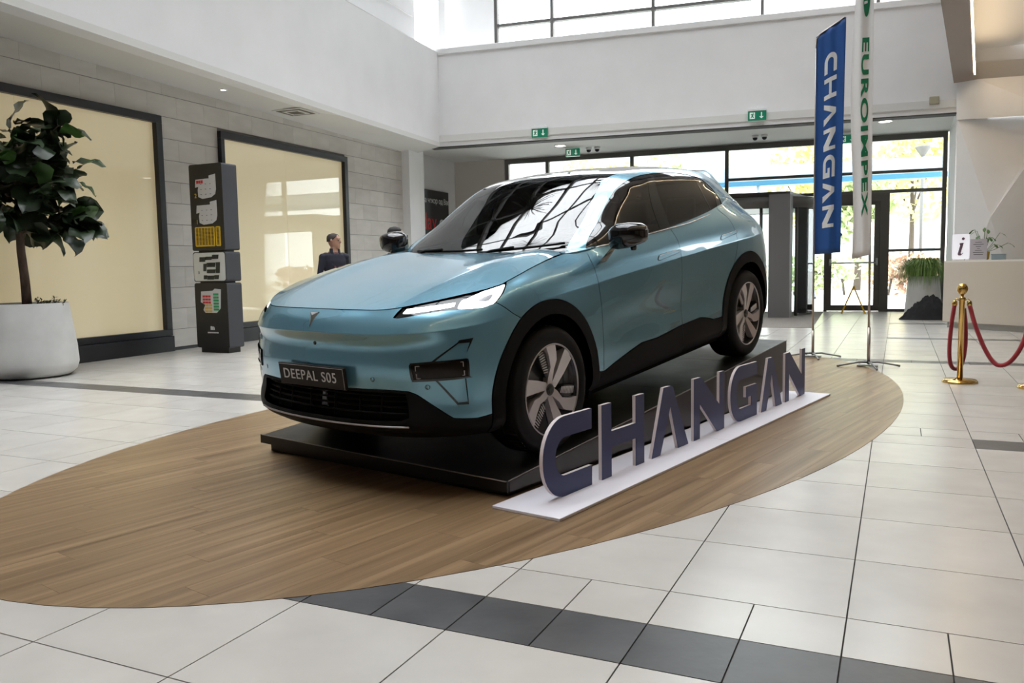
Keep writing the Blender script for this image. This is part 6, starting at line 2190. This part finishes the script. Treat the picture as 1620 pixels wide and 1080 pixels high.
# interior
MB().prism([(.50, .80), (.62, 1.06), (.80, 1.085), (1.02, 1.05), (1.06, .98), (.98, .80)], lambda a, b, d: (d, a, b), -.72, .72).build('dashboard', cabin_dark, car, bevel=.02)
MB().box(-.30, .12, .0, .012, 0, .17).build('dash_screen', gloss_black, car, bevel=.004).matrix_local = Matrix.Translation((.1, 1.02, 1.03)) @ Matrix.Rotation(-.25, 4, 'X')
sw = MB()
sw.tube([(.36 + .18 * math.cos(a), 1.20 + .06 * math.sin(a), 1.01 + .15 * math.sin(a)) for a in np.linspace(0, 2 * PI, 33)], .014, 8)
sw.tube([(.20, 1.195, 1.0), (.52, 1.195, 1.0)], .02, 8)
sw.build('steering_wheel', cabin_dark, car)
seat_me = None
for (sx, sy) in ((.37, 1.75), (-.37, 1.75), (.37, 2.55), (-.37, 2.55), (0.0, 2.55)):
    wd_ = .26 if sy < 2 else .18
    s_ = MB().prism([(-.10, .42), (-.08, .58), (.12, .62), (.20, .70), (.27, 1.12), (.34, 1.13), (.36, .70), (.32, .42), (-.3, .42), (-.34, .56), (-.1, .58)][:8], lambda a, b, d: (sx + d, sy + a, b), -wd_, wd_).build('seat', cabin_tan, car, bevel=.04, seg=3)
    MB().box(sx - .13, sx + .13, sy + .27, sy + .35, 1.16, 1.34).build('headrest', cabin_tan, s_, bevel=.03, seg=3)
MB().box(-.70, .70, 1.3, 3.2, .30, .42).build('cabin_floor', cabin_dark, car)
MB().box(-.66, .66, 2.95, 3.45, .42, .98).build('parcel_shelf', cabin_dark, car, bevel=.02)

# door handles (flush) and shut lines of the handles
for k in ('handle_f', 'handle_r'):
    pol = smooth_poly(low(k), 3, True)
    hs = net_panel('door_handle', LOW, pol, paint, car, both=True, off=.004, gap=0, step=.02, thick=.012)
    for o, m in zip(hs, (False, True)):
        me = panel_mesh('handle_recess', LOW.at, LOW.normal, inset(pol, -.0022), [pol], step=.02, off=.0012, thick=.003)
        me.materials.append(void_black)
        link('handle_recess', mirrored(me) if m else me, o)
        top = LINES[k][1:5]
        MB().tube([((-1 if m else 1) * (p[0] + .005), p[1], p[2] + .001) for p in top], .0022, 6).build('handle_edge', chrome, o)

# wipers
for (x0, x1, sg) in ((-.50, .12, 1), (.12, .66, 1)):
    def wsp(x, v):
        u = np.interp(abs(x), [0, .30, .52, .68, .765], st[:5])
        q = CAB.at([(u, V0 + v)])[0] + CAB.normal([(u, V0 + v)])[0] * .018
        return (math.copysign(q[0], x) if abs(x) > 1e-6 else 0.0, q[1], q[2])
    mb = MB()
    mb.tube([wsp(x, .012 + .02 * k / 8) for k, x in enumerate(np.linspace(x0, x1, 9))], .008, 6)
    wi = mb.build('wiper', black_plastic, car)
    xm = x0 + (x1 - x0) * .45
    a = wsp(xm, .02); b = wsp(x0 - .06, -.03)
    MB().tube([(b[0], b[1], b[2]), ((a[0] + b[0]) / 2, (a[1] + b[1]) / 2 - .005, (a[2] + b[2]) / 2 + .022), (a[0], a[1] - .004, a[2] + .012)], .010, 8).build('wiper_arm', black_plastic, wi)

# door mirrors
def loft(sections, n=20):
    """sections: (centre, half-size a along ua, half-size b along ub, ua, ub, power)"""
    vs, fs = [], []
    for c, a, b, ua, ub, pw in sections:
        for k in range(n):
            t = 2 * PI * k / n
            ca, sa = math.cos(t), math.sin(t)
            x = math.copysign(abs(ca) ** (2 / pw), ca) * a
            y = math.copysign(abs(sa) ** (2 / pw), sa) * b
            vs.append(Vector(c) + Vector(ua) * x + Vector(ub) * y)
    for i in range(len(sections) - 1):
        for k in range(n):
            p, q = i * n + k, i * n + (k + 1) % n
            fs.append((p, q, q + n, p + n))
    fs.append(tuple(range(n))[::-1])
    fs.append(tuple(range((len(sections) - 1) * n, len(sections) * n)))
    return vs, fs


for s in (1, -1):
    ux, uz = (0, 1, .06), (0, -.06, 1)
    # housing: runs outwards from the car; y is its depth
    secs = []
    for t, x, y, z, a, b in ((0, .905, .79, 1.150, .050, .050), (.08, .920, .785, 1.152, .072, .066), (.3, .965, .785, 1.160, .094, .080), (.6, 1.03, .79, 1.164, .094, .076), (.85, 1.085, .80, 1.168, .082, .062), (.96, 1.112, .81, 1.168, .060, .046), (1, 1.120, .815, 1.168, .030, .026)):
        secs.append(((s * x, y, z), a, b, ux, uz, 3.4))
    vs, fs = loft(secs, 24)
    mo = MB().add(vs, fs, True).build('door_mirror', gloss_black, car)
    vs, fs = loft([((s * .876, .665, .990), .056, .030, (0, 1, .1), (s * .5, 0, .86), 3), ((s * .908, .700, 1.040), .050, .032, (0, 1, .1), (s * .6, 0, .8), 3), ((s * .955, .755, 1.115), .046, .034, (0, 1, .1), (s * .7, 0, .7), 3)], 16)
    MB().add(vs, fs, True).build('mirror_stalk', gloss_black, mo)
    MB().lathe([(.001, -.02), (.016, -.018), (.02, -.004), (.02, .012)], 14, c=(s * 1.02, .84, 1.085)).build('mirror_camera', gloss_black, mo)
    MB().box(-.075, .075, -.002, .002, -.05, .05).build('mirror_glass', chrome, mo, bevel=.001).matrix_local = Matrix.Translation((s * 1.01, .872, 1.16))

# wheels
def make_wheel(outer_x, name):
    """wheel centred on its hub, outer face towards +x (outer_x = 1) or -x"""
    w = bpy.data.objects.new(name, None)
    COL.objects.link(w)
    s = outer_x
    prof = [(.262, .005), (.275, .010), (.30, .016), (.325, .014), (.342, .004), (.353, -.012), (.360, -.035), (.362, -.06), (.362, -.18), (.360, -.205), (.350, -.225), (.32, -.238), (.27, -.23)]
    MB().lathe([(r, s * x) for r, x in prof], 64, axis='x', cap=False).build('tyre', rubber, w)
    # tread blocks along the shoulder
    mb = MB()
    for k in range(72):
        a = 2 * PI * k / 72
        c, sn = math.cos(a), math.sin(a)
        c2, s2 = math.cos(a + .05), math.sin(a + .05)
        q = [(s * -.030, .3615, a), (s * -.105, .3645, a), (s * -.105, .3645, a + .045), (s * -.030, .3615, a + .045)]
        mb.add([(x, r * math.cos(t), r * math.sin(t)) for x, r, t in q] + [(x, (r - .012) * math.cos(t), (r - .012) * math.sin(t)) for x, r, t in q], [(0, 1, 2, 3), (0, 4, 5, 1), (1, 5, 6, 2), (2, 6, 7, 3), (3, 7, 4, 0)])
    mb.build('tread', rubber, w, kind='stuff')
    rimo = MB().lathe([(r, s * x) for r, x in [(.02, -.045), (.10, -.048), (.19, -.052), (.238, -.045), (.250, -.02), (.256, .002), (.262, .006)]], 64, axis='x', cap=False).build('rim', rim_black, w)
    MB().lathe([(r, s * x) for r, x in [(.2525, .002), (.2545, .0075), (.258, .0085), (.262, .007), (.263, .002)]], 64, axis='x', cap=False).build('rim_ring', satin_silver, w)
    P = lambda r, deg: (r * math.cos(math.radians(deg)), r * math.sin(math.radians(deg)))
    def dep(q):
        return .004 - .026 * (1 - min(1, math.hypot(*q) / .25)) ** 1.2
    for k in range(3):
        b = 90 + 120 * k
        sg_ = s
        D = lambda r, t: P(r, 90 + sg_ * (t - 90) if sg_ < 0 else t)
        # three blades carry a ribbed insert, three plain wedges stand between them
        blade = [D(.030, b - 52), D(.070, b - 26), D(.113, b - 20), D(.172, b - 22), D(.215, b - 16), D(.2525, b - 11), D(.2540, b), D(.2525, b + 9), D(.19, b + 3), D(.126, b - 3), D(.072, b + 12), D(.034, b + 40)]
        wedge = [D(.028, b + 84), D(.12, b + 84.5), D(.2525, b + 86), D(.2540, b + 77), D(.2450, b + 65), D(.15, b + 58), D(.055, b + 32), D(.030, b + 36)]
        for nm, outline in (('spoke', blade), ('spoke', wedge)):
            sp = MB().prism(outline, lambda a_, b_, d_: (s * (dep((a_, b_)) if d_ > 0 else -.047), a_, b_), 0, 1).build(nm, rim_silver, w)
            if outline is blade: sp0 = sp
        ins = [D(.078, b + 20), D(.130, b + 1), D(.190, b + 6), D(.238, b + 12), D(.234, b + 25), D(.150, b + 28)]
        MB().prism(ins, lambda a_, b_, d_: (s * d_, a_, b_), -.046, -.014).build('insert', rim_black, sp0)
        for q in range(9):
            t = q / 8
            p0 = np.array(D(.105 + .125 * t, b + 8 + 5 * t)); p1 = np.array(D(.118 + .114 * t, b + 26 - 3 * t))
            MB().tube([(s * -.0125, p0[0], p0[1]), (s * -.0125, p1[0], p1[1])], .0036, 5).build('insert_rib', rim_silver, sp0)
    MB().lathe([(r, s * x) for r, x in [(.034, -.03), (.034, -.012), (.028, -.007), (.012, -.005), (.001, -.005)]], 24, axis='x').build('hub_cap', rim_black, w)
    MB().lathe([(r, s * x) for r, x in [(.165, -.075), (.165, -.060), (.06, -.058)]], 40, axis='x', cap=False).build('brake_disc', satin_silver, w)
    return w


for s in (1, -1):
    for yc in HUBS:
        w = make_wheel(s, 'front_wheel' if yc == 0 else 'rear_wheel')
        w.parent = car
        w.location = (s * .935, yc, HZ)
        w.rotation_euler = (.35 if yc else 0, 0, 0)
